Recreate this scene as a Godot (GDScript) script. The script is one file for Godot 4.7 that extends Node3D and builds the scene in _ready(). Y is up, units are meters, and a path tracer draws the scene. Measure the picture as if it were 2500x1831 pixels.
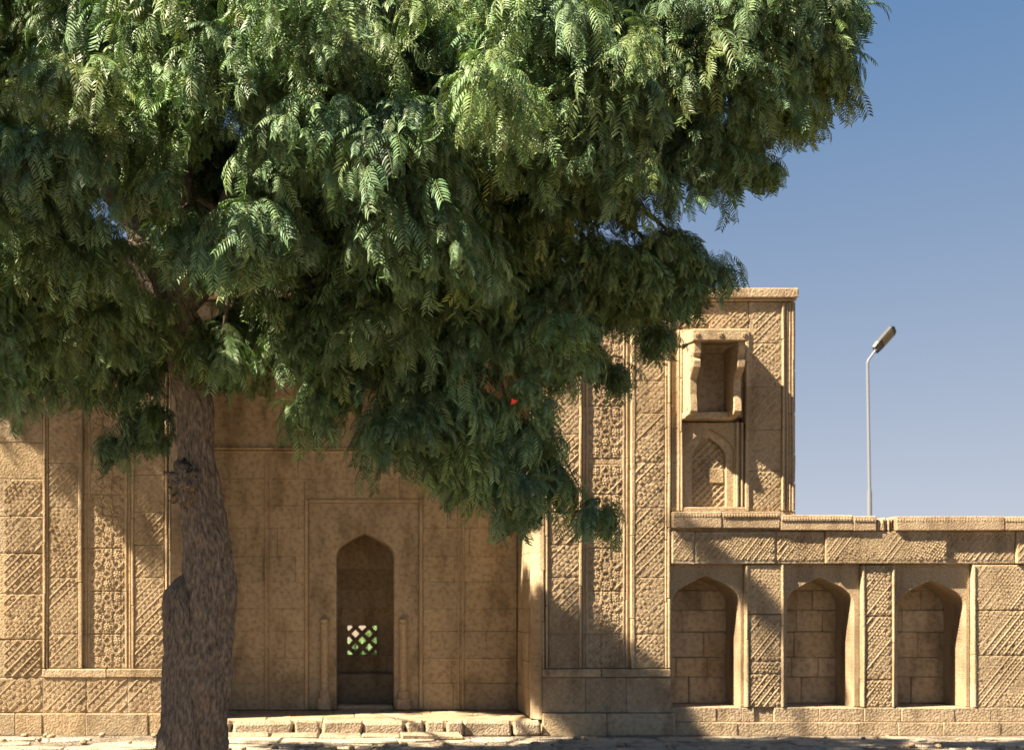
extends Node3D
# A carved sandstone tomb portal behind a spreading neem tree, low sun raking along the facade.

const D := 13.4            # camera to facade plane (z = 0)
const EYE := 1.575
var rng := RandomNumberGenerator.new()
var M := {}
var rosette_count := {}
var rosette_rest := {}
var strap_count := {}
var strap_rest := {}
var rosette_meshes := []

# ---------------------------------------------------------------- coordinates
func fx(px: float) -> float: return (px - 860.0) / 200.0
func fy(py: float) -> float: return (1795.0 - py) / 200.0
func W(px: float, py: float, z: float) -> Vector3:
	var s := (D - z) / (200.0 * D)
	return Vector3((px - 860.0) * s, EYE + (1480.0 - py) * s, z)

# ---------------------------------------------------------------- mesh helpers
func mb() -> SurfaceTool:
	var st := SurfaceTool.new()
	st.begin(Mesh.PRIMITIVE_TRIANGLES)
	st.set_smooth_group(-1)
	return st

func tri(st: SurfaceTool, a: Vector3, b: Vector3, c: Vector3) -> void:   # counter-clockwise seen from outside
	st.add_vertex(a); st.add_vertex(c); st.add_vertex(b)

func tri_out(st: SurfaceTool, a: Vector3, b: Vector3, c: Vector3, inside: Vector3) -> void:
	if (b - a).cross(c - a).dot((a + b + c) / 3.0 - inside) < 0.0:
		tri(st, a, c, b)
	else:
		tri(st, a, b, c)

func quad_out(st: SurfaceTool, a: Vector3, b: Vector3, c: Vector3, d: Vector3, inside: Vector3) -> void:
	tri_out(st, a, b, c, inside)
	tri_out(st, a, c, d, inside)

func bevel_box(st: SurfaceTool, lo: Vector3, hi: Vector3, ch: float, wear := 0.0) -> void:
	var mid := (lo + hi) * 0.5
	var c := minf(ch, 0.45 * minf(hi.x - lo.x, minf(hi.y - lo.y, hi.z - lo.z)))
	var v := {}
	for sx in [0, 1]:
		for sy in [0, 1]:
			for sz in [0, 1]:
				var k := Vector3(hi.x if sx else lo.x, hi.y if sy else lo.y, hi.z if sz else lo.z)
				var s := Vector3(-1 if sx else 1, -1 if sy else 1, -1 if sz else 1)
				var w := 1.0
				if wear > 0.0:
					k += Vector3(rng.randf_range(-wear, wear), rng.randf_range(-wear, wear), rng.randf_range(-wear, wear))
					w = rng.randf_range(0.6, 1.9)
				var cc := minf(c * w, 0.45 * minf(hi.x - lo.x, minf(hi.y - lo.y, hi.z - lo.z)))
				v[[sx, sy, sz]] = [k + s * Vector3(0, cc, cc), k + s * Vector3(cc, 0, cc), k + s * Vector3(cc, cc, 0)]
	for ax in 3:
		for s in [0, 1]:
			var q := []
			for ab in [[0, 0], [1, 0], [1, 1], [0, 1]]:
				var key := [0, 0, 0]
				key[ax] = s; key[(ax + 1) % 3] = ab[0]; key[(ax + 2) % 3] = ab[1]
				q.append(v[key][ax])
			quad_out(st, q[0], q[1], q[2], q[3], mid)
	for ax in 3:
		var a1 := (ax + 1) % 3
		var a2 := (ax + 2) % 3
		for s1 in [0, 1]:
			for s2 in [0, 1]:
				var k0 := [0, 0, 0]; k0[a1] = s1; k0[a2] = s2
				var k1 := k0.duplicate(); k1[ax] = 1
				quad_out(st, v[k0][a1], v[k0][a2], v[k1][a2], v[k1][a1], mid)
	for key in v:
		tri_out(st, v[key][0], v[key][1], v[key][2], mid)

func ccw(poly: PackedVector2Array) -> PackedVector2Array:
	var p := poly.duplicate()
	if Geometry2D.is_polygon_clockwise(p):
		# Geometry2D works with y down; make it counter-clockwise for y up
		pass
	var area := 0.0
	for i in p.size():
		var a := p[i]; var b := p[(i + 1) % p.size()]
		area += a.x * b.y - b.x * a.y
	if area < 0.0:
		p.reverse()
	return p

func inset(p: PackedVector2Array, d: float) -> PackedVector2Array:
	var out := PackedVector2Array()
	var n := p.size()
	for i in n:
		var e0 := (p[i] - p[(i + n - 1) % n]).normalized()
		var e1 := (p[(i + 1) % n] - p[i]).normalized()
		var n0 := Vector2(-e0.y, e0.x); var n1 := Vector2(-e1.y, e1.x)
		var b := n0 + n1
		var l := b.length_squared()
		out.append(p[i] + (b * (2.0 * d / l) if l > 0.3 else n0 * d))
	return out

func extrude(st: SurfaceTool, poly: PackedVector2Array, z0: float, z1: float, bevel := 0.0, back := false) -> void:
	var p := ccw(poly)
	var n := p.size()
	var top := inset(p, bevel) if bevel > 0.0 else p
	var zs := z1 - bevel
	for i in n:
		var a := p[i]; var b := p[(i + 1) % n]
		tri(st, Vector3(a.x, a.y, z0), Vector3(b.x, b.y, z0), Vector3(b.x, b.y, zs))
		tri(st, Vector3(a.x, a.y, z0), Vector3(b.x, b.y, zs), Vector3(a.x, a.y, zs))
		if bevel > 0.0:
			var c := top[i]; var d := top[(i + 1) % n]
			tri(st, Vector3(a.x, a.y, zs), Vector3(b.x, b.y, zs), Vector3(d.x, d.y, z1))
			tri(st, Vector3(a.x, a.y, zs), Vector3(d.x, d.y, z1), Vector3(c.x, c.y, z1))
	var ix := Geometry2D.triangulate_polygon(top)
	for i in range(0, ix.size(), 3):
		var a := top[ix[i]]; var b := top[ix[i + 1]]; var c := top[ix[i + 2]]
		if (b - a).cross(c - a) < 0.0:
			var t := b; b = c; c = t
		tri(st, Vector3(a.x, a.y, z1), Vector3(b.x, b.y, z1), Vector3(c.x, c.y, z1))
		if back:
			tri(st, Vector3(a.x, a.y, z0), Vector3(c.x, c.y, z0), Vector3(b.x, b.y, z0))

func done(st: SurfaceTool, called: String, mat: Material, parent: Node, at := Vector3.ZERO) -> MeshInstance3D:
	st.generate_normals()
	var o := MeshInstance3D.new()
	o.mesh = st.commit()
	o.material_override = mat
	return put(o, called, parent, at)

func put(o: Node3D, called: String, parent: Node, at := Vector3.ZERO) -> Node3D:
	o.name = called
	o.position = at
	parent.add_child(o, true)
	return o

func node(called: String, parent: Node, at := Vector3.ZERO) -> Node3D:
	return put(Node3D.new(), called, parent, at)

func tag(o: Node, label: String, category: String, group := "", kind := "") -> void:
	o.set_meta("label", label)
	if category: o.set_meta("category", category)
	if group: o.set_meta("group", group)
	if kind: o.set_meta("kind", kind)

func block(parent: Node, called: String, x0: float, x1: float, y0: float, y1: float, z0: float, z1: float, mat: Material, ch := 0.008, wear := 0.002) -> MeshInstance3D:
	var c := Vector3((x0 + x1) / 2, (y0 + y1) / 2, (z0 + z1) / 2)
	var st := mb()
	bevel_box(st, Vector3(x0, y0, z0) - c, Vector3(x1, y1, z1) - c, ch, wear)
	return done(st, called, mat, parent, c)

func stone() -> Material:
	return M.stones[rng.randi() % M.stones.size()]

# courses of dressed blocks filling a rectangle; holes: array of Rect2 left open
func ashlar(parent: Node, x0: float, x1: float, ys: Array, z0: float, z1: float, lmin: float, lmax: float, called := "stone_block", jit := 0.004) -> void:
	for i in ys.size() - 1:
		var x := x0
		var first := true
		while x < x1 - 0.001:
			var l := rng.randf_range(lmin, lmax) * (0.6 if first and i % 2 else 1.0)
			first = false
			var xe := x + l
			if x1 - xe < lmin * 0.5: xe = x1
			block(parent, called, x + 0.002, xe - 0.002, ys[i] + 0.002, ys[i + 1] - 0.002, z0, z1 + rng.randf_range(-jit, jit), stone(), 0.007, 0.002)
			x = xe

# ---------------------------------------------------------------- carving
func make_rosette(petals: int, seed_v: int) -> Mesh:
	var st := mb()
	var n := petals * 2
	var r := RandomNumberGenerator.new(); r.seed = seed_v
	var ring := []
	var spec := [[1.0, 0.0], [0.93, 0.45], [0.72, 0.78], [0.45, 0.70], [0.30, 0.48], [0.22, 0.75], [0.10, 0.92]]
	for k in spec.size():
		var pts := []
		for i in n:
			var a := TAU * i / n
			var petal := 1.0 if i % 2 == 0 else 0.0
			var rad: float = spec[k][0]
			var h: float = spec[k][1]
			if k <= 3:
				rad *= 1.0 if petal > 0 else 0.86
				h *= 1.0 if petal > 0 else 0.45
			h *= 1.0 + r.randf_range(-0.12, 0.12)
			pts.append(Vector3(cos(a) * rad, sin(a) * rad, h))
		ring.append(pts)
	for k in ring.size() - 1:
		for i in n:
			var j := (i + 1) % n
			tri(st, ring[k][i], ring[k][j], ring[k + 1][j])
			tri(st, ring[k][i], ring[k + 1][j], ring[k + 1][i])
	for i in n:
		tri(st, ring[-1][i], ring[-1][(i + 1) % n], Vector3(0, 0, 1.0))
	st.generate_normals()
	return st.commit()

func rosette(thing: Node, parent: Node, x: float, y: float, z: float, r: float, h: float) -> void:
	var t := Transform3D(Basis(Vector3(0, 0, 1), rng.randf() * TAU).scaled(Vector3.ONE), Vector3(x, y, z))
	t.basis = t.basis * Basis.from_scale(Vector3(r, r, h * rng.randf_range(0.6, 1.1)))
	if rosette_count.get(thing, 0) < 300:
		rosette_count[thing] = rosette_count.get(thing, 0) + 1
		var o := MeshInstance3D.new()
		o.mesh = rosette_meshes[rng.randi() % rosette_meshes.size()]
		o.material_override = M.carved
		put(o, "rosette", parent)
		o.transform = t
	else:
		if not rosette_rest.has(thing): rosette_rest[thing] = []
		rosette_rest[thing].append(t)

func strap_poly(thing: Node, parent: Node, poly: PackedVector2Array, z: float, h: float) -> void:
	var p := ccw(poly)
	if strap_count.get(thing, 0) < 300:
		strap_count[thing] = strap_count.get(thing, 0) + 1
		var c := Vector2.ZERO
		for q in p: c += q
		c /= p.size()
		var l := PackedVector2Array()
		for q in p: l.append(q - c)
		var st := mb()
		extrude(st, l, -0.004, h, minf(0.006, h * 0.5))
		done(st, "strap", M.carved, parent, Vector3(c.x, c.y, z))
	else:
		if not strap_rest.has(thing): strap_rest[thing] = mb()
		extrude(strap_rest[thing], p, z - 0.004, z + h, minf(0.006, h * 0.5))

func flush_carving(thing: Node) -> void:
	if rosette_rest.has(thing):
		var mm := MultiMesh.new()
		mm.transform_format = MultiMesh.TRANSFORM_3D
		mm.mesh = rosette_meshes[0]
		mm.instance_count = rosette_rest[thing].size()
		for i in mm.instance_count: mm.set_instance_transform(i, rosette_rest[thing][i])
		var o := MultiMeshInstance3D.new()
		o.multimesh = mm
		o.material_override = M.carved
		put(o, "carved_rosettes", thing)
		o.set_meta("kind", "stuff")
	if strap_rest.has(thing):
		var o := done(strap_rest[thing], "carved_straps", M.carved, thing)
		o.set_meta("kind", "stuff")

# diagonal straps with rows of rosettes between them, clipped to a rectangle
var wear_noise: FastNoiseLite
func worn(x: float, y: float) -> float:
	if wear_noise == null:
		wear_noise = FastNoiseLite.new()
		wear_noise.seed = 77
		wear_noise.frequency = 1.3
	return clampf(0.78 + wear_noise.get_noise_2d(x, y) * 0.75, 0.3, 1.15)

func carve_diag(thing: Node, parent: Node, x0: float, x1: float, y0: float, y1: float, z: float, pitch: float, bar: float, ros: float, depth := 0.012, slope := 1.0, thin := true) -> void:
	var rect := PackedVector2Array([Vector2(x0, y0), Vector2(x1, y0), Vector2(x1, y1), Vector2(x0, y1)])
	var dir := Vector2(1, slope).normalized()
	var nrm := Vector2(-dir.y, dir.x)
	var big := (x1 - x0) + (y1 - y0)
	var c := y0 - slope * x1
	c = floorf(c / pitch) * pitch
	while c < y1 - slope * x0 + pitch:
		var a := Vector2(x0 - 0.2, slope * (x0 - 0.2) + c)
		for kind in ([0, 1] if thin else [0]):
			var w := bar if kind == 0 else bar * 0.3
			var off := 0.0 if kind == 0 else bar * 0.95
			for sgn in ([1] if kind == 0 else [-1, 1]):
				var q: Vector2 = a + nrm * off * sgn
				var poly := PackedVector2Array([q - nrm * w / 2, q + dir * (big + 1.0) - nrm * w / 2, q + dir * (big + 1.0) + nrm * w / 2, q + nrm * w / 2])
				for got in Geometry2D.intersect_polygons(poly, rect):
					if got.size() >= 3 and absf(area_of(got)) > w * 0.02 and rng.randf() > 0.03:
						if kind == 0:
							strap_poly(thing, parent, got, z, depth * worn(got[0].x, got[0].y) * rng.randf_range(0.8, 1.1))
						else:
							if not strap_rest.has(thing): strap_rest[thing] = mb()
							extrude(strap_rest[thing], got, z - 0.004, z + depth * 0.45, 0.0)
		# thin lines crossing the straps
		if thin and rng.randf() > 0.05:
			var cx2 := Vector2(-dir.x, dir.y)
			var nx2 := Vector2(-cx2.y, cx2.x)
			var o2 := Vector2((x0 + x1) / 2, slope * (x0 + x1) / 2 + c + pitch * 0.25) - cx2 * 4.0
			var w2 := bar * 0.2
			var poly2 := PackedVector2Array([o2 - nx2 * w2, o2 + cx2 * 8.0 - nx2 * w2, o2 + cx2 * 8.0 + nx2 * w2, o2 + nx2 * w2])
			for got in Geometry2D.intersect_polygons(poly2, rect):
				if not strap_rest.has(thing): strap_rest[thing] = mb()
				extrude(strap_rest[thing], got, z - 0.004, z + depth * 0.4, 0.0)
		# rosettes half way to the next strap
		var m := c + pitch * 0.5
		var t := 0.0
		var step := ros * 2.3
		var xs := x0 + fposmod(c * 3.7, step * 0.5)
		while xs < x1:
			var p := Vector2(xs, slope * xs + m)
			if p.x > x0 + ros * 0.7 and p.x < x1 - ros * 0.7 and p.y > y0 + ros * 0.7 and p.y < y1 - ros * 0.7 and rng.randf() > 0.07:
				rosette(thing, parent, p.x, p.y, z, ros * rng.randf_range(0.9, 1.06), depth * 1.6 * worn(p.x, p.y))
			xs += step * dir.x
		c += pitch

func area_of(p: PackedVector2Array) -> float:
	var s := 0.0
	for i in p.size():
		s += p[i].cross(p[(i + 1) % p.size()])
	return s / 2

# star tracery with big rosettes
func carve_star(thing: Node, parent: Node, x0: float, x1: float, y0: float, y1: float, z: float) -> void:
	var w := x1 - x0
	var rect := PackedVector2Array([Vector2(x0, y0), Vector2(x1, y0), Vector2(x1, y1), Vector2(x0, y1)])
	var R := w * 0.138
	var xc := (x0 + x1) / 2
	var xl := x0 + w * 0.19
	var xr := x1 - w * 0.19
	var cell := w * 0.62
	var y := y1 - R * 1.35
	var row := 0
	var spots := []
	while y > y0 + R * 1.05:
		if row % 2 == 0:
			spots.append(Vector2(xl, y)); spots.append(Vector2(xr, y))
		else:
			spots.append(Vector2(xc, y))
		y -= w * 0.30
		row += 1
	for s in spots:
		rosette(thing, parent, s.x, s.y, z, R * rng.randf_range(0.93, 1.04), 0.02 * worn(s.x, s.y))
	for s in spots:      # small buttons round the big ones
		for k in 6:
			var q: Vector2 = s + Vector2.from_angle(TAU * (k + 0.5) / 6) * R * 1.5
			var ok := q.x > x0 + 0.02 and q.x < x1 - 0.02 and q.y > y0 + 0.02 and q.y < y1 - 0.02
			for o in spots:
				if q.distance_to(o) < R * 1.3: ok = false
			if ok: rosette(thing, parent, q.x, q.y, z, R * 0.33, 0.02)
	# interlacing straps
	for sl in [1.0, -1.0, 99.0]:
		var dir: Vector2 = Vector2(1, sl).normalized() if sl < 50 else Vector2(0, 1)
		var nrm := Vector2(-dir.y, dir.x)
		var step := w * 0.30 if sl < 50 else w * 0.5
		for k in range(-14, 15):
			var o := Vector2(xc, y1 - R * 1.35 + w * 0.15) + (Vector2(0, k * step) if sl < 50 else Vector2(k * step * 0.5 + step * 0.25, 0))
			var a := o - dir * 6.0
			var bw := w * 0.026
			var poly := PackedVector2Array([a - nrm * bw, a + dir * 12.0 - nrm * bw, a + dir * 12.0 + nrm * bw, a + nrm * bw])
			for got in Geometry2D.intersect_polygons(poly, rect):
				# cut out the discs of the rosettes
				var parts := [got]
				for s in spots:
					var disc := PackedVector2Array()
					for q in 12: disc.append(s + Vector2.from_angle(TAU * q / 12) * R * 1.12)
					var next := []
					for pp in parts:
						for rest in Geometry2D.clip_polygons(pp, disc):
							if not (absf(area_of(rest)) < 0.00008): next.append(rest)
					parts = next
				for pp in parts:
					strap_poly(thing, parent, pp, z, 0.012 if sl < 50 else 0.009)

# fine crossing lattice with beads
func carve_lattice(thing: Node, parent: Node, poly_in: PackedVector2Array, z: float, pitch: float) -> void:
	var lo := poly_in[0]; var hi := poly_in[0]
	for p in poly_in:
		lo = Vector2(minf(lo.x, p.x), minf(lo.y, p.y)); hi = Vector2(maxf(hi.x, p.x), maxf(hi.y, p.y))
	for sl in [1.0, -1.0]:
		var dir := Vector2(1, sl).normalized()
		var nrm := Vector2(-dir.y, dir.x)
		var k := -40
		while k < 40:
			var a := Vector2((lo.x + hi.x) / 2, (lo.y + hi.y) / 2 + k * pitch) - dir * 4.0
			var bw := pitch * 0.12
			var poly := PackedVector2Array([a - nrm * bw, a + dir * 8.0 - nrm * bw, a + dir * 8.0 + nrm * bw, a + nrm * bw])
			for got in Geometry2D.intersect_polygons(poly, poly_in):
				if absf(area_of(got)) > 0.0001: strap_poly(thing, parent, got, z, 0.014 + 0.002 * sl)
			k += 1
	var y := lo.y
	var row := 0
	while y < hi.y:
		var x := (lo.x + hi.x) / 2 - pitch * 6 + (pitch * 0.5 if row % 2 else 0.0)
		while x < hi.x:
			if Geometry2D.is_point_in_polygon(Vector2(x, y), poly_in): rosette(thing, parent, x, y + pitch * 0.0, z, pitch * 0.2, 0.02)
			x += pitch
		y += pitch * 0.5
		row += 1

# half outline of a pointed arch: points from (a, 0) up to (0, h)
func arch_half(a: float, h: float, n := 12) -> PackedVector2Array:
	var out := PackedVector2Array()
	var p := [Vector2(a, 0), Vector2(a, h * 0.42), Vector2(a * 0.80, h * 0.58), Vector2(0, h)]
	for i in n + 1:
		var t := float(i) / n
		var u := 1.0 - t
		out.append(p[0] * u * u * u + p[1] * 3 * u * u * t + p[2] * 3 * u * t * t + p[3] * t * t * t)
	return out

func arch_poly(xc: float, a: float, y0: float, ys: float, ya: float) -> PackedVector2Array:   # closed opening
	var out := PackedVector2Array([Vector2(xc - a, y0), Vector2(xc + a, y0)])
	var hp := arch_half(a, ya - ys)
	for q in hp: out.append(Vector2(xc + q.x, ys + q.y))
	for i in range(hp.size() - 2, -1, -1): out.append(Vector2(xc - hp[i].x, ys + hp[i].y))
	return out

# rectangle with an arched opening cut from its foot: the outline of an arch panel
func arch_panel(x0: float, x1: float, y0: float, y1: float, xc: float, a: float, ys: float, ya: float) -> PackedVector2Array:
	var out := PackedVector2Array([Vector2(x0, y0), Vector2(xc - a, y0)])
	var hp := arch_half(a, ya - ys)
	for q in hp: out.append(Vector2(xc - q.x, ys + q.y))
	for i in range(hp.size() - 2, -1, -1): out.append(Vector2(xc + hp[i].x, ys + hp[i].y))
	out.append(Vector2(xc + a, y0))
	out.append_array(PackedVector2Array([Vector2(x1, y0), Vector2(x1, y1), Vector2(x0, y1)]))
	return out

# ---------------------------------------------------------------- materials
func noise_tex(size: int, freq: float, oct: int, seed_v: int, ramp: Gradient = null, cell := false, normal := false) -> NoiseTexture2D:
	var n := FastNoiseLite.new()
	n.seed = seed_v
	n.frequency = freq
	if cell:
		n.noise_type = FastNoiseLite.TYPE_CELLULAR
		n.cellular_return_type = FastNoiseLite.RETURN_DISTANCE
	else:
		n.noise_type = FastNoiseLite.TYPE_SIMPLEX_SMOOTH
	n.fractal_type = FastNoiseLite.FRACTAL_FBM if oct > 1 else FastNoiseLite.FRACTAL_NONE
	n.fractal_octaves = oct
	var t := NoiseTexture2D.new()
	t.width = size; t.height = size
	t.seamless = true
	t.noise = n
	if ramp: t.color_ramp = ramp
	t.as_normal_map = normal
	return t

func ramp(stops: Array) -> Gradient:
	var g := Gradient.new()
	var o := PackedFloat32Array(); var c := PackedColorArray()
	for s in stops:
		o.append(s[0]); c.append((s[1] as Color).linear_to_srgb())
	g.offsets = o; g.colors = c
	return g

func col(r: float, g: float, b: float) -> Color: return Color(r, g, b)

func make_materials() -> void:
	var grain := noise_tex(1024, 0.012, 6, 11, ramp([[0.0, col(0.60, 0.57, 0.53)], [0.35, col(0.82, 0.80, 0.78)], [0.6, col(0.95, 0.94, 0.93)], [1.0, col(1.0, 1.0, 1.0)]]))
	var stain := noise_tex(512, 0.010, 5, 23, ramp([[0.0, col(0.50, 0.47, 0.44)], [0.3, col(0.78, 0.76, 0.74)], [0.48, col(0.95, 0.94, 0.93)], [0.7, col(1, 1, 1)], [1.0, col(1.0, 0.97, 0.92)]]))
	var rough := noise_tex(1024, 0.03, 6, 5)
	var pits := noise_tex(512, 0.06, 3, 8, null, true)
	var make := func(c: Color, bump: float, tex: Texture2D, scale: float) -> StandardMaterial3D:
		var m := StandardMaterial3D.new()
		m.albedo_color = c.linear_to_srgb()
		m.albedo_texture = grain
		m.roughness = 0.92
		m.metallic_specular = 0.25
		m.uv1_triplanar = true
		m.uv1_world_triplanar = true
		m.uv1_scale = Vector3.ONE * scale
		m.heightmap_enabled = true
		m.heightmap_texture = tex
		m.heightmap_scale = bump
		m.detail_enabled = true
		m.detail_albedo = stain
		m.detail_blend_mode = BaseMaterial3D.BLEND_MODE_MUL
		m.detail_uv_layer = BaseMaterial3D.DETAIL_UV_2
		m.uv2_triplanar = true
		m.uv2_world_triplanar = true
		m.uv2_scale = Vector3(0.42, 0.16, 0.42)
		return m
	M.stones = []
	for c in [col(0.44, 0.335, 0.208), col(0.50, 0.38, 0.235), col(0.40, 0.31, 0.20), col(0.47, 0.352, 0.212), col(0.52, 0.40, 0.26), col(0.42, 0.315, 0.19), col(0.46, 0.36, 0.24)]:
		M.stones.append(make.call(c, 0.8, rough, 0.9))
	M.smooth = []
	for c in [col(0.43, 0.335, 0.212), col(0.455, 0.352, 0.22), col(0.41, 0.322, 0.206), col(0.44, 0.338, 0.208)]:
		M.smooth.append(make.call(c, 0.35, rough, 0.9))
	M.carved = make.call(col(0.475, 0.362, 0.228), 0.5, rough, 1.3)
	M.fine = make.call(col(0.465, 0.355, 0.225), 1.4, pits, 2.2)
	M.plinth = make.call(col(0.44, 0.338, 0.22), 1.0, rough, 0.8)
	M.core = make.call(col(0.42, 0.31, 0.195), 1.0, rough, 0.8)
	M.coping = make.call(col(0.48, 0.36, 0.235), 1.2, pits, 2.0)
	M.flag = make.call(col(0.52, 0.445, 0.34), 1.8, rough, 0.8)
	M.flag2 = make.call(col(0.45, 0.39, 0.30), 2.0, rough, 0.8)
	M.dirt = make.call(col(0.27, 0.23, 0.18), 3.0, rough, 0.6)
	M.edging = make.call(col(0.42, 0.335, 0.235), 1.8, rough, 0.9)
	# bark
	var bark_c := noise_tex(512, 0.02, 5, 41, ramp([[0.0, col(0.085, 0.066, 0.050)], [0.45, col(0.165, 0.130, 0.099)], [0.7, col(0.215, 0.172, 0.132)], [1.0, col(0.28, 0.23, 0.18)]]))
	var bark_h := noise_tex(512, 0.022, 5, 43)
	var b := StandardMaterial3D.new()
	b.albedo_texture = bark_c
	b.roughness = 0.95
	b.metallic_specular = 0.2
	b.uv1_scale = Vector3(1.3, 1.5, 1)
	b.heightmap_enabled = true
	b.heightmap_texture = bark_h
	b.heightmap_scale = 1.4
	M.bark = b
	var tw := StandardMaterial3D.new()
	tw.albedo_color = col(0.10, 0.07, 0.05).linear_to_srgb()
	tw.roughness = 0.9
	M.twig = tw
	var lf := StandardMaterial3D.new()
	lf.albedo_color = Color.WHITE
	lf.vertex_color_use_as_albedo = true
	lf.roughness = 0.47
	lf.metallic_specular = 0.4
	lf.backlight_enabled = true
	lf.backlight = col(0.18, 0.22, 0.05).linear_to_srgb()
	M.leaf = lf
	var red := StandardMaterial3D.new()
	red.albedo_color = col(0.85, 0.05, 0.03).linear_to_srgb()
	red.roughness = 0.6
	red.backlight_enabled = true
	red.backlight = col(0.5, 0.03, 0.02).linear_to_srgb()
	M.red = red
	var pole := StandardMaterial3D.new()
	pole.albedo_color = col(0.17, 0.175, 0.19).linear_to_srgb()
	pole.metallic = 0.0
	pole.roughness = 0.45
	M.pole = pole
	var head := StandardMaterial3D.new()
	head.albedo_color = col(0.025, 0.028, 0.032).linear_to_srgb()
	head.roughness = 0.5
	M.lamp_head = head
	var lens := StandardMaterial3D.new()
	lens.albedo_color = col(0.10, 0.075, 0.035).linear_to_srgb()
	lens.roughness = 0.25
	M.lamp_lens = lens

# ---------------------------------------------------------------- ready
func _ready() -> void:
	rng.seed = 7
	var cam := Camera3D.new()
	cam.name = "camera"
	add_child(cam)
	cam.position = Vector3(0, EYE, D)
	cam.current = true
	var lens_set := CameraAttributesPhysical.new()
	lens_set.frustum_focal_length = 35.0
	lens_set.frustum_focus_distance = 8.3
	lens_set.exposure_aperture = 1.6
	cam.attributes = lens_set
	# setting the attributes recomputes the field of view, so the shifted lens is set again
	cam.projection = Camera3D.PROJECTION_FRUSTUM
	cam.near = 0.1
	cam.far = 3000.0
	cam.size = 9.155 * 0.1 / D
	cam.frustum_offset = Vector2(1.95, 2.8225) * 0.1 / D

	var env := Environment.new()
	env.background_mode = Environment.BG_SKY
	var sky := Sky.new()
	var psm := ProceduralSkyMaterial.new()
	psm.sky_top_color = col(0.0080, 0.0430, 0.1020).linear_to_srgb()
	psm.sky_horizon_color = col(0.158, 0.166, 0.182).linear_to_srgb()
	psm.sky_curve = 0.2
	psm.ground_bottom_color = col(0.08, 0.065, 0.05).linear_to_srgb()
	psm.ground_horizon_color = col(0.12, 0.115, 0.11).linear_to_srgb()
	psm.sun_angle_max = 1.0
	sky.sky_material = psm
	env.sky = sky
	env.tonemap_mode = Environment.TONE_MAPPER_LINEAR
	env.tonemap_exposure = 4.2
	env.sdfgi_enabled = true
	env.ssao_enabled = true
	env.ssil_enabled = true
	var we := WorldEnvironment.new()
	we.name = "world_environment"
	we.environment = env
	add_child(we)

	var sun := DirectionalLight3D.new()
	sun.name = "sun"
	add_child(sun)
	sun.look_at_from_position(Vector3.ZERO, Vector3(1.0, -1.05, -0.333), Vector3.UP)
	sun.light_energy = 1.6
	sun.light_color = Color(1.0, 0.94, 0.84)
	sun.light_angular_distance = 0.5
	sun.shadow_enabled = true

	make_materials()
	rosette_meshes = [make_rosette(8, 1), make_rosette(7, 2), make_rosette(8, 3)]
	build_ground()
	build_portal()
	build_niche_wall()
	build_lamp()
	build_tree()
	build_small_things()

# ---------------------------------------------------------------- ground
func build_ground() -> void:
	var st := mb()
	var s := 600.0
	tri(st, Vector3(-s, 0, s), Vector3(s, 0, s), Vector3(s, 0, -s))
	tri(st, Vector3(-s, 0, s), Vector3(s, 0, -s), Vector3(-s, 0, -s))
	var g := done(st, "ground", M.dirt, self)
	tag(g, "pale dusty ground with worn flagstones in front of the tomb", "ground", "", "structure")
	# worn irregular flagstones in front of the facade
	var z := 0.34
	var row := 0
	while z < 3.2:
		var dz := rng.randf_range(0.32, 0.5)
		var x := -7.0 + rng.randf_range(0, 0.4)
		while x < 9.5:
			var w := rng.randf_range(0.4, 1.05)
			if rng.randf() < 0.90:
				var p := PackedVector2Array()
				var n := 8
				var hx := w / 2 - 0.012
				var hz := dz / 2 - 0.012
				for k in n:
					var a := TAU * (k + 0.5) / n
					var v := Vector2(cos(a), sin(a))
					var m := maxf(absf(v.x), absf(v.y))
					v /= m
					p.append(Vector2(v.x * hx, v.y * hz) + Vector2(rng.randf_range(-0.02, 0.02), rng.randf_range(-0.02, 0.02)))
				var sb := mb()
				extrude(sb, p, -0.03, rng.randf_range(0.008, 0.028), 0.008)
				var o := done(sb, "flagstone", M.flag if rng.randf() < 0.6 else M.flag2, g, Vector3(x + w / 2, 0, z + dz / 2))
				o.rotation = Vector3(-PI / 2 + rng.randf_range(-0.012, 0.012), rng.randf_range(-0.04, 0.04), 0)
			x += w
		z += dz
		row += 1

# ---------------------------------------------------------------- portal
func strip_courses(py_top: float, py_bot: float, list: Array) -> Array:   # list of joint py from top to bottom -> y values bottom to top
	var out := [fy(py_bot)]
	for i in range(list.size() - 1, -1, -1):
		if list[i] > py_top and list[i] < py_bot: out.append(fy(list[i]))
	out.append(fy(py_top))
	return out

func vertical(parent: Node, x0: float, x1: float, y0: float, y1: float, z0: float, z1: float, ch := 0.006) -> void:
	# a vertical moulding cut into lengths
	var y := y0
	while y < y1 - 0.01:
		var e := y + rng.randf_range(0.55, 1.1)
		if y1 - e < 0.3: e = y1
		var jx := rng.randf_range(-0.0025, 0.0025)
		block(parent, "moulding", x0 + jx, x1 + jx, y + 0.0015, e - 0.0015, z0, z1 + rng.randf_range(-0.002, 0.002), M.carved, ch, 0.0025)
		y = e

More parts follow.
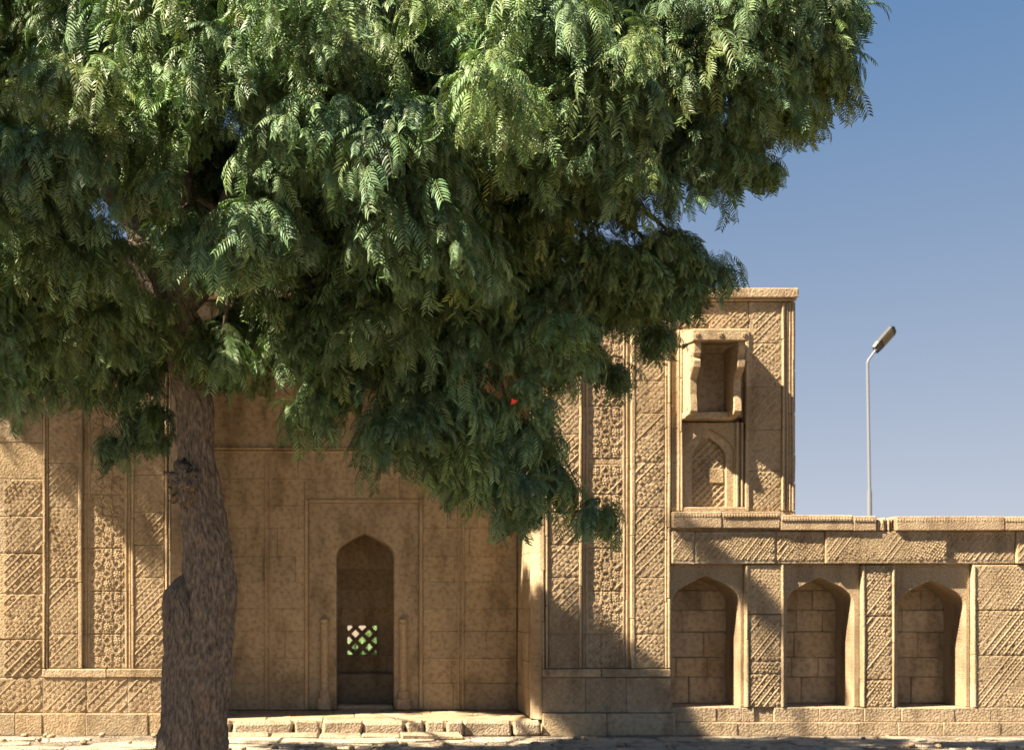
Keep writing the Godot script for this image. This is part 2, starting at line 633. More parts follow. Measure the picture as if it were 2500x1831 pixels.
func build_pier(thing: Node, mirror: bool) -> void:
	var pier := node("pier", thing)
	var m := func(px: float) -> float: return fx(1740.0 - px) if mirror else fx(px)
	var span := func(a: float, b: float) -> Array: return [minf(m.call(a), m.call(b)), maxf(m.call(a), m.call(b))]
	var top := 735.0
	# splayed jamb of the portal opening
	var st := mb()
	var xa: float = m.call(1300.0); var xb: float = m.call(1323.0)
	var jamb := PackedVector2Array([Vector2(xa, 0.12), Vector2(xb, 0.0), Vector2(xb, 0.3), Vector2(xa, 0.3)])
	var y0 := fy(1757.0); var y1 := fy(700.0)
	var j := mb()
	for seg in 7:
		var a := lerpf(y0, y1, seg / 7.0) + 0.002
		var b := lerpf(y0, y1, (seg + 1) / 7.0) - 0.002
		var sb := mb()
		var inside := Vector3((xa + xb) / 2 + (0.03 if not mirror else -0.03), (a + b) / 2, -0.12)
		var ring := [Vector3(xa, 0, -0.13), Vector3(xa + (xb - xa) * 0.12, 0, -0.10), Vector3(xb - (xb - xa) * 0.25, 0, -0.006), Vector3(xb, 0, 0.004), Vector3(xb, 0, -0.18), Vector3(xa, 0, -0.18)]
		for i in ring.size():
			var p: Vector3 = ring[i]; var q: Vector3 = ring[(i + 1) % ring.size()]
			quad_out(sb, p + Vector3(0, a, 0), q + Vector3(0, a, 0), q + Vector3(0, b, 0), p + Vector3(0, b, 0), inside)
		for yy in [a, b]:
			for i in range(1, ring.size() - 1):
				tri_out(sb, ring[0] + Vector3(0, yy, 0), ring[i] + Vector3(0, yy, 0), ring[i + 1] + Vector3(0, yy, 0), inside)
		done(sb, "jamb_stone", stone(), pier)
	var yb := fy(1632.0)
	var yt := fy(top)
	# strip next to the opening
	var s: Array = span.call(1340, 1414)
	for e in [[1324, 1329, 0.016], [1332, 1338, 0.024], [1414, 1420, 0.018]]:
		var v: Array = span.call(e[0], e[1])
		vertical(pier, v[0], v[1], yb, yt, -0.06, e[2])
	var ys := strip_courses(top, 1632, [860, 960, 1060, 1160, 1250, 1330, 1410, 1548])
	for i in ys.size() - 1:
		block(pier, "stone_block", s[0], s[1], ys[i] + 0.002, ys[i + 1] - 0.002, -0.09, 0.0, stone(), 0.004, 0.001)
		carve_diag(thing, pier, s[0] + 0.012, s[1] - 0.012, ys[i] + 0.012, ys[i + 1] - 0.012, 0.0, 0.135, 0.018, 0.030)
	# sunk panel of star tracery
	s = span.call(1442, 1520)
	var deep := -0.045
	ys = strip_courses(top, 1632, [870, 990, 1118, 1133, 1206, 1338, 1443, 1548])
	for i in ys.size() - 1:
		var bs: Array = span.call(1421, 1541)
		block(pier, "stone_block", bs[0], bs[1], ys[i] + 0.002, ys[i + 1] - 0.002, -0.14, deep, stone(), 0.004, 0.001)
		if ys[i + 1] - ys[i] > 0.2:
			carve_star(thing, pier, s[0], s[1], ys[i] + 0.012, ys[i + 1] - 0.012, deep)
	for e in [[1424, 1428, deep + 0.012], [1432, 1437, deep + 0.014], [1523, 1527, deep + 0.012], [1531, 1535, deep + 0.014]]:
		var v: Array = span.call(e[0], e[1])
		vertical(pier, v[0], v[1], yb, yt, -0.1, e[2], 0.004)
	# outer strip
	for e in [[1541, 1550, 0.014], [1624, 1629, 0.014], [1630, 1636, 0.028]]:
		var v: Array = span.call(e[0], e[1])
		vertical(pier, v[0], v[1], yb, yt, -0.14, e[2])
	s = span.call(1550, 1623)
	ys = strip_courses(top, 1632, [850, 930, 1009, 1130, 1240, 1410, 1548])
	for i in ys.size() - 1:
		block(pier, "stone_block", s[0], s[1], ys[i] + 0.002, ys[i + 1] - 0.002, -0.09, 0.0, stone(), 0.004, 0.001)
		carve_diag(thing, pier, s[0] + 0.01, s[1] - 0.01, ys[i] + 0.012, ys[i + 1] - 0.012, 0.0, 0.125, 0.018, 0.028)
	# string course, carved dado, plinth
	var full: Array = span.call(1324, 1638)
	ashlar(pier, full[0], full[1], [fy(1654), fy(1633)], -0.09, 0.022, 0.5, 0.8, "string_course")
	for seg in [[1324, 1430], [1430, 1530], [1530, 1638]]:
		var v: Array = span.call(seg[0], seg[1])
		block(pier, "stone_block", v[0] + 0.002, v[1] - 0.002, fy(1740), fy(1655), -0.09, 0.0, stone(), 0.004, 0.001)
		carve_diag(thing, pier, v[0] + 0.015, v[1] - 0.015, fy(1735), fy(1660), 0.0, 0.15, 0.019, 0.035, 0.010)
	ashlar(pier, full[0] - (0.1 if mirror else 0.0), full[1] + (0.0 if mirror else 0.04), [fy(1796), fy(1741)], -0.1, 0.05, 0.45, 0.8, "plinth_stone", 0.01)

func build_portal() -> void:
	var t := node("tomb_portal", self, Vector3.ZERO)
	tag(t, "tall carved sandstone tomb portal with deep shaded recess and dark arched doorway", "tomb")
	var XL := fx(440.0); var XR := fx(1300.0)
	var YT := fy(730.0)
	# core of the front wall: a panel with the portal opening
	var st := mb()
	var xc := (XL + XR) / 2
	var a := (XR - XL) / 2
	extrude(st, arch_panel(fx(-700), fx(1637), 0.0, YT, xc, a + 0.05, fy(950), fy(785)), -0.8, -0.13, 0.0, true)
	bevel_box(st, Vector3(fx(1637), fy(1252), -0.8), Vector3(fx(1914), YT, -0.21), 0.002)
	done(st, "core_wall", M.core, t)
	build_pier(t, false)
	build_tower(t)
	build_pier(t, true)
	# spandrel face above the opening
	var sp := node("spandrel", t)
	st = mb()
	var spoly := arch_panel(fx(441), fx(1299), fy(965), fy(736), xc, a - 0.001, fy(950), fy(795))
	extrude(st, spoly, -0.13, -0.02, 0.004)
	done(st, "arch_face", M.stones[1], sp)
	ashlar(sp, fx(463), fx(1277), [fy(790), fy(737)], -0.019, 0.012, 0.6, 1.0, "stone_block")
	# plain masonry farther along the left of the facade
	var far := node("side_masonry", t)
	var s0 := fx(-690.0); var s1 := fx(104.0)
	ashlar(far, s0, s1, [0.0, fy(1741)], -0.13, 0.05, 0.5, 0.9, "plinth_stone", 0.01)
	ashlar(far, s0, s1, [fy(1740), fy(1655), fy(1560), fy(1450), fy(1350), fy(1260), fy(1170), fy(1080), fy(990), fy(900), fy(820), fy(736)], -0.13, 0.0, 0.5, 1.0)
	for e in [[1654, 1560], [1559, 1450], [1449, 1350], [1349, 1260], [1259, 1170]]:
		carve_diag(t, far, fx(8), fx(98), fy(e[0] - 3), fy(e[1] + 3), 0.004, 0.125, 0.018, 0.028)
	carve_diag(t, far, fx(-120), fx(98), fy(1735), fy(1660), 0.004, 0.15, 0.019, 0.035)
	# coping along the top
	var cp := node("coping", t)
	ashlar(cp, fx(-700), fx(1947), [fy(730), fy(706)], -0.82, 0.07, 0.5, 1.0, "coping_stone", 0.006)
	# iwan: floor platform
	var zb := -1.27
	var pf := node("platform", t)
	for r in 3:
		var x := XL + 0.004
		while x < XR - 0.01:
			var w := minf(rng.randf_range(0.45, 0.9), XR - x)
			if XR - x - w < 0.25: w = XR - x
			var z1 := -0.005 - r * 0.43
			block(pf, "floor_slab", x + 0.002, x + w - 0.004, 0.0, fy(1757) - 0.006 + rng.randf_range(-0.004, 0.004), z1 - 0.42, z1, stone(), 0.006, 0.002)
			x += w
	# edging stones at the front of the platform
	var ex := fx(436.0)
	for w in [0.66, 0.74, 0.34, 0.5, 0.52, 0.24, 0.24, 0.22, 0.6, 0.36, 0.42]:
		var e := minf(ex + w, fx(1322.0))
		if e - ex > 0.1:
			block(pf, "edging_stone", ex + rng.randf_range(0.004, 0.018), e - rng.randf_range(0.004, 0.02), 0.0, fy(1757) - rng.randf_range(0.0, 0.014), 0.006, rng.randf_range(0.13, 0.19), M.edging, 0.022, 0.012)
		ex = e
	for r in 2:
		var sx := fx(520.0) + r * 0.1
		while sx < fx(1010.0 - r * 160.0):
			var sw2 := rng.randf_range(0.4, 0.8)
			block(pf, "step_slab", sx + 0.006, sx + sw2 - 0.006, 0.0, 0.065 - r * 0.022 + rng.randf_range(-0.012, 0.008), 0.2 + r * 0.36, 0.55 + r * 0.40 + rng.randf_range(-0.03, 0.05), M.edging if r == 0 else M.flag, 0.014, 0.012)
			sx += sw2
	# iwan side walls (behind the splayed jambs), back wall, ceiling
	var yf := fy(1757)
	var ycs := []
	var yy := yf
	for h in [0.36, 0.33, 0.36, 0.3, 0.36, 0.34, 0.38, 0.3, 0.36, 0.36, 0.4, 0.36, 0.3, 0.42]:
		ycs.append(yy); yy += h
	for side in 2:
		var sw := node("iwan_side_wall", t)
		for i in ycs.size() - 1:
			var z := zb
			while z < -0.11:
				var w := minf(rng.randf_range(0.35, 0.65), -0.10 - z)
				if -0.10 - z - w < 0.15: w = -0.10 - z
				var x0 := XR + 0.008 + rng.randf_range(-0.004, 0.004) if side == 0 else XL - 0.2
				var x1 := XR + 0.2 if side == 0 else XL - 0.008 + rng.randf_range(-0.004, 0.004)
				block(sw, "stone_block", x0, x1, ycs[i] + 0.001, ycs[i + 1] - 0.001, z + 0.001, z + w - 0.001, M.smooth[rng.randi() % 4], 0.003, 0.0015)
				z += w
	var bw := node("iwan_back_wall", t)
	var p0 := W(821, 1728, zb); var p1 := W(962, 1728, zb); var pa := W(891, 1300, zb); var ps := W(891, 1362, zb)
	var dxc := (p0.x + p1.x) / 2
	var da := (p1.x - p0.x) / 2
	var fl := W(752, 1728, zb).x; var fr := W(1023, 1728, zb).x
	var ft := W(891, 1227, zb).y
	# door panel with the arched opening, its frame, then blocks all round
	st = mb()
	extrude(st, arch_panel(fl, fr, yf, ft, dxc, da, ps.y, pa.y), zb - 0.45, zb - 0.03, 0.006, true)
	done(st, "door_panel", M.smooth[2], bw)
	for e in [[fl - 0.05, fl, yf, ft + 0.05], [fr, fr + 0.05, yf, ft + 0.05]]:
		block(bw, "door_frame", e[0], e[1] - 0.001, e[2], e[3], zb - 0.3, zb + 0.012, M.carved, 0.008, 0.001)
	block(bw, "door_frame", fl, fr, ft + 0.001, ft + 0.05, zb - 0.3, zb + 0.01, M.carved, 0.008, 0.001)
	for e in [[646, 663], [1117, 1130]]:
		for q in 2:
			var ma := W(e[0] + q * 11, 1700, zb).x
			vertical(bw, ma, ma + 0.028, yf, W(0, 1112, zb).y, zb - 0.1, zb + 0.018)
	# blocks
	for i in ycs.size() - 1:
		var x := XL
		while x < XR - 0.001:
			var xe := x + rng.randf_range(0.4, 0.95)
			if XR - xe < 0.25: xe = XR
			for cut in [[x, xe]]:
				var ya: float = ycs[i] + 0.002
				var ye: float = ycs[i + 1] - 0.002
				var list := [[x, xe, ya, ye]]
				if ya < ft + 0.05:
					list = []
					if x < fl - 0.05: list.append([x, minf(xe, fl - 0.052), ya, ye])
					if xe > fr + 0.05: list.append([maxf(x, fr + 0.052), xe, ya, ye])
					if ye > ft + 0.05 and xe > fl - 0.05 and x < fr + 0.05:
						list.append([maxf(x, fl - 0.05), minf(xe, fr + 0.05), ft + 0.053, ye])
				for l in list:
					if l[1] - l[0] > 0.03 and l[3] - l[2] > 0.02:
						block(bw, "stone_block", l[0] + 0.001, l[1] - 0.001, l[2] - 0.001, l[3] + 0.001, zb - 0.45, zb + rng.randf_range(-0.003, 0.003), M.smooth[rng.randi() % 4], 0.003, 0.0015)
			x = xe
	for e in [[XL, fl - 0.03, yf, ycs[-1]], [fr + 0.03, XR, yf, ycs[-1]], [fl - 0.03, fr + 0.03, ft + 0.03, ycs[-1]]]:
		block(bw, "backing", e[0], e[1], e[2], e[3], zb - 0.42, zb - 0.022, M.core, 0.002, 0.0)
	# string moulding across the back wall
	for e in [[1093, 1099, 0.05], [1100, 1106, 0.03]]:
		ashlar(bw, XL + 0.01, XR - 0.01, [W(0, e[1], zb).y, W(0, e[0], zb).y], zb - 0.01, zb + e[2], 0.7, 1.2, "string_course", 0.001)
	# slim engaged columns either side of the door
	for e in [791.0, 984.0]:
		var cx := W(e, 1600, zb).x
		var cn := mb()
		var prof := [[0.0, 0.072], [0.09, 0.072], [0.10, 0.055], [0.13, 0.045], [0.16, 0.052], [0.95, 0.048], [0.98, 0.06], [1.02, 0.05], [1.05, 0.062], [1.1, 0.0]]
		var base_y := W(0, 1705, zb).y
		for k in prof.size() - 1:
			for q in 10:
				var a0 := TAU * q / 10; var a1 := TAU * (q + 1) / 10
				var pA := Vector3(cos(a0) * prof[k][1], prof[k][0], sin(a0) * prof[k][1])
				var pB := Vector3(cos(a1) * prof[k][1], prof[k][0], sin(a1) * prof[k][1])
				var pC := Vector3(cos(a1) * prof[k + 1][1], prof[k + 1][0], sin(a1) * prof[k + 1][1])
				var pD := Vector3(cos(a0) * prof[k + 1][1], prof[k + 1][0], sin(a0) * prof[k + 1][1])
				quad_out(cn, pA, pB, pC, pD, Vector3(0, (prof[k][0] + prof[k + 1][0]) / 2, 0))
		done(cn, "colonnette", M.carved, bw, Vector3(cx, base_y, zb - 0.01))
		block(bw, "column_base", cx - 0.09, cx + 0.09, yf, base_y, zb - 0.1, zb + 0.07, M.carved, 0.01, 0.002)
	# roof and chamber behind
	var ch := node("chamber", t)
	block(ch, "ceiling", XL - 0.55, XR + 0.55, fy(765) - 0.02, fy(745), -2.62, -0.14, M.core, 0.01, 0.0)
	block(ch, "floor", XL - 0.2, XR + 0.2, 0.0, yf - 0.012, -2.5, zb - 0.46, M.core, 0.01, 0.0)
	block(ch, "door_sill", p0.x + 0.003, p1.x - 0.003, yf - 0.02, yf + 0.05, zb - 0.40, zb - 0.06, M.plinth, 0.012, 0.003)
	# rear wall close behind the door, with a pierced stone screen
	var zr := -2.3
	var wc := W(884, 1564, zr)
	var hw := 0.212
	var rows := [yf - 0.01, 0.62, wc.y - hw, wc.y + hw, 1.55, 1.82, 2.1, 2.4, 2.8, 3.4, fy(765)]
	for i in rows.size() - 1:
		for e in ([[XL - 0.5, wc.x - 0.75], [wc.x - 0.75, wc.x - hw], [wc.x + hw, wc.x + 0.7], [wc.x + 0.7, XR + 0.5]] if i == 2 else [[XL - 0.5, wc.x - 0.6 + 0.3 * (i % 2)], [wc.x - 0.6 + 0.3 * (i % 2), wc.x + 0.1 + 0.25 * (i % 3)], [wc.x + 0.1 + 0.25 * (i % 3), XR + 0.5]]):
			block(ch, "rear_wall_block", e[0] + 0.001, e[1] - 0.001, rows[i] + 0.001, rows[i + 1] - 0.001, zr - 0.18, zr + rng.randf_range(-0.004, 0.004), stone(), 0.005, 0.0)
	for e in [[XL - 0.55, wc.x - hw, 0.0, fy(760)], [wc.x + hw, XR + 0.55, 0.0, fy(760)], [wc.x - hw - 0.05, wc.x + hw + 0.05, 0.0, wc.y - hw], [wc.x - hw - 0.05, wc.x + hw + 0.05, wc.y + hw, fy(760)]]:
		block(ch, "rear_wall_core", e[0], e[1], e[2], e[3], zr - 0.3 - (0.01 if e[0] > wc.x - 0.3 and e[1] < wc.x + 0.3 else 0.0), zr - 0.17, M.core, 0.002, 0.0)
	for sx in [[XL - 0.52, XL - 0.22], [XR + 0.22, XR + 0.52]]:
		block(ch, "side_wall", sx[0], sx[1], 0.0, fy(762), zr - 0.1, -0.82, M.core, 0.01, 0.0)
	block(ch, "inner_step", p0.x - 0.1, p1.x + 0.1, yf, 0.62, zr, zr + 0.16, M.plinth, 0.012, 0.003)
	var js := node("pierced_screen", t)
	var pitch := 0.194
	var box := PackedVector2Array([Vector2(-hw, -hw), Vector2(hw, -hw), Vector2(hw, hw), Vector2(-hw, hw)])
	for sl in [1.0, -1.0]:
		var dir := Vector2(1, sl).normalized()
		var nrm := Vector2(-dir.y, dir.x)
		for k in range(-4, 5):
			var o := Vector2(0, k * pitch + pitch * 0.5) - dir * 2.0
			var hwid := 0.029
			var poly := PackedVector2Array([o - nrm * hwid, o + dir * 4.0 - nrm * hwid, o + dir * 4.0 + nrm * hwid, o + nrm * hwid])
			for got in Geometry2D.intersect_polygons(poly, box):
				var sb := mb()
				extrude(sb, got, -0.04, 0.04 + 0.003 * sl, 0.006, true)
				done(sb, "screen_bar", M.core, js, Vector3(wc.x, wc.y, zr - 0.08))

# upper right part of the portal: projecting hood, blind niche, carved border
func build_tower(t: Node) -> void:
	var tw := node("tower_face", t)
	var yb := fy(1248.0)
	# backing blocks at z = 0
	var xs0 := fx(1637.0)
	# carved panel at the right and frieze at the top
	ashlar(tw, xs0, fx(1828), [fy(803), fy(737)], -0.13, 0.0, 0.4, 0.7)
	carve_diag(t, tw, xs0 + 0.02, fx(1828), fy(798), fy(742), 0.0, 0.118, 0.017, 0.027)
	var ys := strip_courses(737, 1248, [838, 945, 1050, 1150])
	for i in ys.size() - 1:
		block(tw, "stone_block", fx(1829), fx(1909), ys[i] + 0.002, ys[i + 1] - 0.002, -0.13, 0.0, stone(), 0.004, 0.001)
		carve_diag(t, tw, fx(1838), fx(1904), ys[i] + 0.01, ys[i + 1] - 0.01, 0.0, 0.118, 0.017, 0.027)
	vertical(tw, fx(1909), fx(1914), yb, fy(740), -0.13, 0.03)
	ys = strip_courses(737, 1248, [800, 905, 1010, 1110, 1180])
	for i in ys.size() - 1:
		block(tw, "border_stone", fx(1914.5), fx(1943), ys[i] + 0.002, ys[i + 1] - 0.002, -0.8, 0.0, M.fine, 0.006, 0.002)
	vertical(tw, fx(1920), fx(1923), yb, fy(742), -0.05, 0.012, 0.003)
	vertical(tw, fx(1927), fx(1930), yb, fy(742), -0.05, 0.012, 0.003)
	vertical(tw, fx(1934), fx(1938), yb, fy(742), -0.05, 0.014, 0.003)
	ashlar(tw, fx(1637), fx(1944), [fy(736), fy(730.5)], -0.13, 0.035, 0.6, 1.0, "string_course", 0.002)
	# border strip left of the niches
	ys = strip_courses(804, 1248, [880, 960, 1046, 1130])
	for i in ys.size() - 1:
		block(tw, "border_stone", xs0, fx(1661), ys[i] + 0.002, ys[i + 1] - 0.002, -0.13, -0.002, M.fine, 0.004, 0.001)
	vertical(tw, fx(1640), fx(1643), yb, fy(806), -0.05, 0.012, 0.003)
	vertical(tw, fx(1655), fx(1659), yb, fy(806), -0.05, 0.014, 0.003)
	# frame round the hood and the niche
	vertical(tw, fx(1661), fx(1666), yb, fy(806), -0.13, 0.022)
	vertical(tw, fx(1820), fx(1828), yb, fy(806), -0.13, 0.026)
	for e in [[1666, 1820, 804, 812]]:
		ashlar(tw, fx(e[0]), fx(e[1]), [fy(e[3]), fy(e[2])], -0.13, 0.022, 0.5, 0.8, "string_course", 0.001)
	# recessed face behind the hood
	ys = strip_courses(812, 1018, [860, 926])
	for i in ys.size() - 1:
		block(tw, "stone_block", fx(1666), fx(1820), ys[i] + 0.002, ys[i + 1] - 0.002, -0.2, -0.06, stone(), 0.004, 0.001)
	# hood: sloping eave slab on two tall brackets
	var hd := node("window_hood", t)
	var P := 0.45
	var hx0 := fx(1666.5); var hx1 := fx(1787.0)
	var ye := fy(822.0) - 0.1
	var st := mb()
	var prof := [Vector2(-0.1, ye + 0.14), Vector2(0.06, ye + 0.14), Vector2(P + 0.03, ye + 0.075), Vector2(P + 0.05, ye + 0.06), Vector2(P + 0.05, ye - 0.055), Vector2(P + 0.02, ye - 0.065), Vector2(P - 0.05, ye - 0.06), Vector2(-0.1, ye + 0.02)]
	var e0 := Vector3(hx0 - 0.02, 0, 0); var e1 := Vector3(hx1 + 0.03, 0, 0)
	var mid := Vector3((hx0 + hx1) / 2, ye + 0.03, P * 0.55)
	for i in prof.size():
		var a: Vector2 = prof[i]; var b: Vector2 = prof[(i + 1) % prof.size()]
		quad_out(st, e0 + Vector3(0, a.y, a.x), e1 + Vector3(0, a.y, a.x), e1 + Vector3(0, b.y, b.x), e0 + Vector3(0, b.y, b.x), mid)
	for e in [e0, e1]:
		for i in range(1, prof.size() - 1):
			tri_out(st, e + Vector3(0, prof[0].y, prof[0].x), e + Vector3(0, prof[i].y, prof[i].x), e + Vector3(0, prof[i + 1].y, prof[i + 1].x), mid)
	done(st, "eave", M.carved, hd)
	# little carved bosses on the eave front
	for q in [0.04, 0.5, 0.96]:
		var o := MeshInstance3D.new()
		o.mesh = rosette_meshes[0]; o.material_override = M.carved
		put(o, "boss", hd)
		o.transform = Transform3D(Basis.from_scale(Vector3(0.035, 0.03, 0.02)), Vector3(lerpf(hx0, hx1, q), ye + 0.0, P + 0.05))
	for side in 2:
		var bx0 := hx0 if side == 0 else hx1 - 0.075
		var bx1 := bx0 + 0.085
		# bracket profile in (z, y)
		var y1 := ye - 0.058
		var bp := PackedVector2Array([Vector2(-0.1, y1), Vector2(P - 0.02, y1), Vector2(P, y1 - 0.05), Vector2(P - 0.01, y1 - 0.14), Vector2(P - 0.05, y1 - 0.18), Vector2(P - 0.02, y1 - 0.23), Vector2(P - 0.03, y1 - 0.30), Vector2(P - 0.10, y1 - 0.36), Vector2(P - 0.16, y1 - 0.42), Vector2(P - 0.17, y1 - 0.60), Vector2(P - 0.15, y1 - 0.70), Vector2(P - 0.14, y1 - 0.80), Vector2(P - 0.18, y1 - 0.84), Vector2(-0.1, y1 - 0.86)])
		var sb := mb()
		var flat := PackedVector2Array()
		for p in bp: flat.append(Vector2(p.x, p.y - y1))
		extrude(sb, flat, 0.0, bx1 - bx0, 0.008, true)
		var o := done(sb, "bracket", M.carved, hd, Vector3(bx1, y1, 0))
		# extrude runs along +z with the outline in xy: turn it so the outline lies in zy
		o.rotation = Vector3(0, -PI / 2, 0)
		for q in [[0.12, 0.05, 0.05], [0.30, 0.03, 0.04], [0.75, -0.10, 0.03]]:
			if side == 0:
				var ro := MeshInstance3D.new()
				ro.mesh = rosette_meshes[1]; ro.material_override = M.carved
				put(ro, "boss", hd)
				ro.transform = Transform3D(Basis(Vector3(0, 1, 0), -PI / 2) * Basis.from_scale(Vector3(q[2], q[2], 0.015)), Vector3(bx0, y1 - q[0], P - 0.11 + q[1] - 0.03))
	block(hd, "sill", hx0 - 0.01, hx1 + 0.03, fy(1030) + 0.02, fy(1012) + 0.02, -0.1, 0.10, M.carved, 0.012, 0.003)
	# blind niche below the hood
	var bn := node("blind_niche", t)
	var ny0 := fy(1238.0); var ny1 := fy(1031.0)
	var xc := fx(1736.0)
	st = mb()
	extrude(st, arch_panel(fx(1667), fx(1819), ny0, ny1, xc, fx(1796) - xc, fy(1108), fy(1046)), -0.2, -0.03, 0.006)
	done(st, "niche_frame", M.fine, bn)
	st = mb()
	extrude(st, arch_panel(fx(1672), fx(1800), ny0, fy(1040), xc, fx(1778) - xc, fy(1120), fy(1066)), -0.2, -0.07, 0.006)
	done(st, "inner_frame", M.carved, bn)
	vertical(bn, fx(1799), fx(1803), ny0, ny1, -0.05, 0.008, 0.003)
	vertical(bn, fx(1811), fx(1815), ny0, ny1, -0.05, 0.006, 0.003)
	block(bn, "niche_back", fx(1680), fx(1795), ny0, fy(1045), -0.25, -0.13, M.carved, 0.004, 0.0)
	carve_lattice(t, bn, arch_poly(xc, fx(1777) - xc, ny0 + 0.01, fy(1120), fy(1067)), -0.13, 0.088)
	block(bn, "plain_patch", fx(1737), fx(1775), fy(1178), fy(1140), -0.135, -0.105, M.stones[3], 0.01, 0.004)
	block(bn, "niche_sill", fx(1667), fx(1819), fy(1249), fy(1238.5), -0.2, 0.015, M.carved, 0.006, 0.002)
	block(tw, "border_stone", fx(1902), fx(1943), fy(1259) + 0.001, fy(1248) - 0.002, -0.79, -0.001, M.fine, 0.004, 0.001)

# ---------------------------------------------------------------- wall with three niches
func build_niche_wall() -> void:
	flush_carving(get_node("tomb_portal"))
	var t := node("niche_wall", self, Vector3.ZERO)
	tag(t, "low carved sandstone wall with three arched niches beside the tall portal", "wall")
	var XA := fx(1638.0); var XE := fx(3300.0)
	var zd := -0.56
	var core := mb()
	bevel_box(core, Vector3(XA, 0, -1.0), Vector3(XE, fy(1300), zd - 0.14), 0.01)
	done(core, "core_wall", M.core, t)
	# piers between niches
	var piers := [[1820, 1915], [2105, 2186], [2376, 3300]]
	var niches := [[1638, 1820, 1645, 1811, 1405, 1474], [1915, 2105, 1926, 2090, 1409, 1478], [2186, 2376, 2198, 2365, 1416, 1486]]
	var yt := fy(1379.0); var ys0 := fy(1727.0)
	for p in piers:
		var pn := node("pier", t)
		var x0 := fx(p[0]); var x1 := fx(p[1])
		var ys := [ys0, fy(1645), fy(1615), fy(1500), yt] if p[0] < 2000 else ([ys0, fy(1660), fy(1504), yt] if p[0] < 2300 else [ys0, fy(1600), fy(1490), yt])
		for i in ys.size() - 1:
			var x := x0
			while x < x1 - 0.01:
				var xe := x1 if p[0] < 2300 else minf(x + rng.randf_range(0.5, 0.8), x1)
				block(pn, "stone_block", x + 0.002, xe - 0.002, ys[i] + 0.002, ys[i + 1] - 0.002, zd - 0.14, rng.randf_range(-0.006, 0.004), stone(), 0.006, 0.003)
				if xe < fx(2760):
					carve_diag(t, pn, x + (0.055 if p[0] < 2300 else 0.02), xe - (0.055 if p[0] < 2300 else 0.02), ys[i] + 0.012, ys[i + 1] - 0.012, 0.0, 0.112, 0.017, 0.021, 0.010, 1.25)
				x = xe
		if p[0] < 2300:
			vertical(pn, x0 + 0.006, x0 + 0.032, ys0, yt, -0.1, 0.02)
			vertical(pn, x1 - 0.032, x1 - 0.006, ys0, yt, -0.1, 0.018)
		else:
			vertical(pn, x0 + 0.006, x0 + 0.032, ys0, yt, -0.1, 0.02)
	for n in niches:
		var nn := node("niche", t)
		var x0 := fx(n[0]); var x1 := fx(n[1])
		var xc := (fx(n[2]) + fx(n[3])) / 2
		var st := mb()
		extrude(st, arch_panel(x0 + 0.002, x1 - 0.002, ys0, yt + 0.01, xc, (fx(n[3]) - fx(n[2])) / 2, fy(n[5]), fy(n[4])), zd, -0.055, 0.008)
		done(st, "arch_panel", M.fine, nn)
		var ys := [ys0, fy(1660), fy(1610), fy(1545), fy(1490), fy(1440), fy(1385)]
		ashlar(nn, x0 + 0.03, x1 - 0.03, ys, zd - 0.14, zd - 0.002, 0.3, 0.6, "stone_block", 0.006)
		block(nn, "niche_floor", x0 + 0.02, x1 - 0.02, ys0 - 0.05, ys0 - 0.004, zd - 0.1, -0.03, M.plinth, 0.01, 0.003)
	# frieze of carved lintel slabs
	var fr := node("frieze", t)
	for s in [[1638, 1695, 0.03], [1695, 1893, 0.03], [1893, 2013, 0.022], [2013, 2310, 0.045], [2311, 2480, 0.0], [2480, 2700, 0.03], [2700, 3000, 0.03], [3000, 3300, 0.03]]:
		block(fr, "lintel_stone", fx(s[0]) + 0.002, fx(s[1]) - 0.002, fy(1377), fy(1298), zd - 0.14, s[2], stone(), 0.008, 0.003)
		if s[0] < 2600:
			carve_diag(t, fr, fx(s[0]) + 0.02, fx(s[1]) - 0.02, fy(1368), fy(1304), s[2], 0.098, 0.016, 0.017, 0.010, 1.3)
	# cornice
	var co := node("cornice", t)
	for s in [[1638, 1758, 1250, 1290], [1758, 1901, 1250, 1291], [1901, 2078, 1259, 1296], [2078, 2134, 1261, 1297], [2180, 2445, 1262, 1297], [2445, 2680, 1262, 1297], [2680, 3000, 1262, 1297], [3000, 3300, 1262, 1297]]:
		block(co, "cornice_stone", fx(s[0]) + 0.002, fx(s[1]) - 0.003, fy(s[3]), fy(s[2]), -1.0, 0.085 + rng.randf_range(-0.006, 0.006), M.coping, 0.008, 0.004)
		# row of small leaf motifs along the lower edge
		var x := fx(s[0]) + 0.02
		var lm := mb()
		while x < fx(s[1]) - 0.03 and s[0] < 2600:
			var yl := fy(s[2]) - 0.055
			extrude(lm, PackedVector2Array([Vector2(x - 0.011, yl - 0.012), Vector2(x + 0.011, yl - 0.012), Vector2(x + 0.013, yl + 0.012), Vector2(x, yl + 0.03), Vector2(x - 0.013, yl + 0.012)]), 0.07, 0.093, 0.003)
			x += 0.034
		if s[0] < 2600:
			var o := done(lm, "leaf_border", M.carved, co)
			o.set_meta("kind", "stuff")
	# broken stretch of the cornice
	for k in 5:
		block(co, "cornice_fragment", fx(2135 + k * 9), fx(2143.6 + k * 9), fy(1298), fy(1298) + rng.randf_range(0.14, 0.165), -0.95, rng.randf_range(0.03, 0.07), M.core, 0.012, 0.012)
	block(co, "bed_course", XA, XE, fy(1298) + 0.002, fy(1288), -0.99, -0.03, M.core, 0.002, 0.0)
	# sill blocks and base course
	var si := node("sill", t)
	var edges := [1638, 1748, 1812, 1842, 1890, 2000, 2110, 2200, 2330, 2420, 2540, 2700, 2900, 3100, 3300]
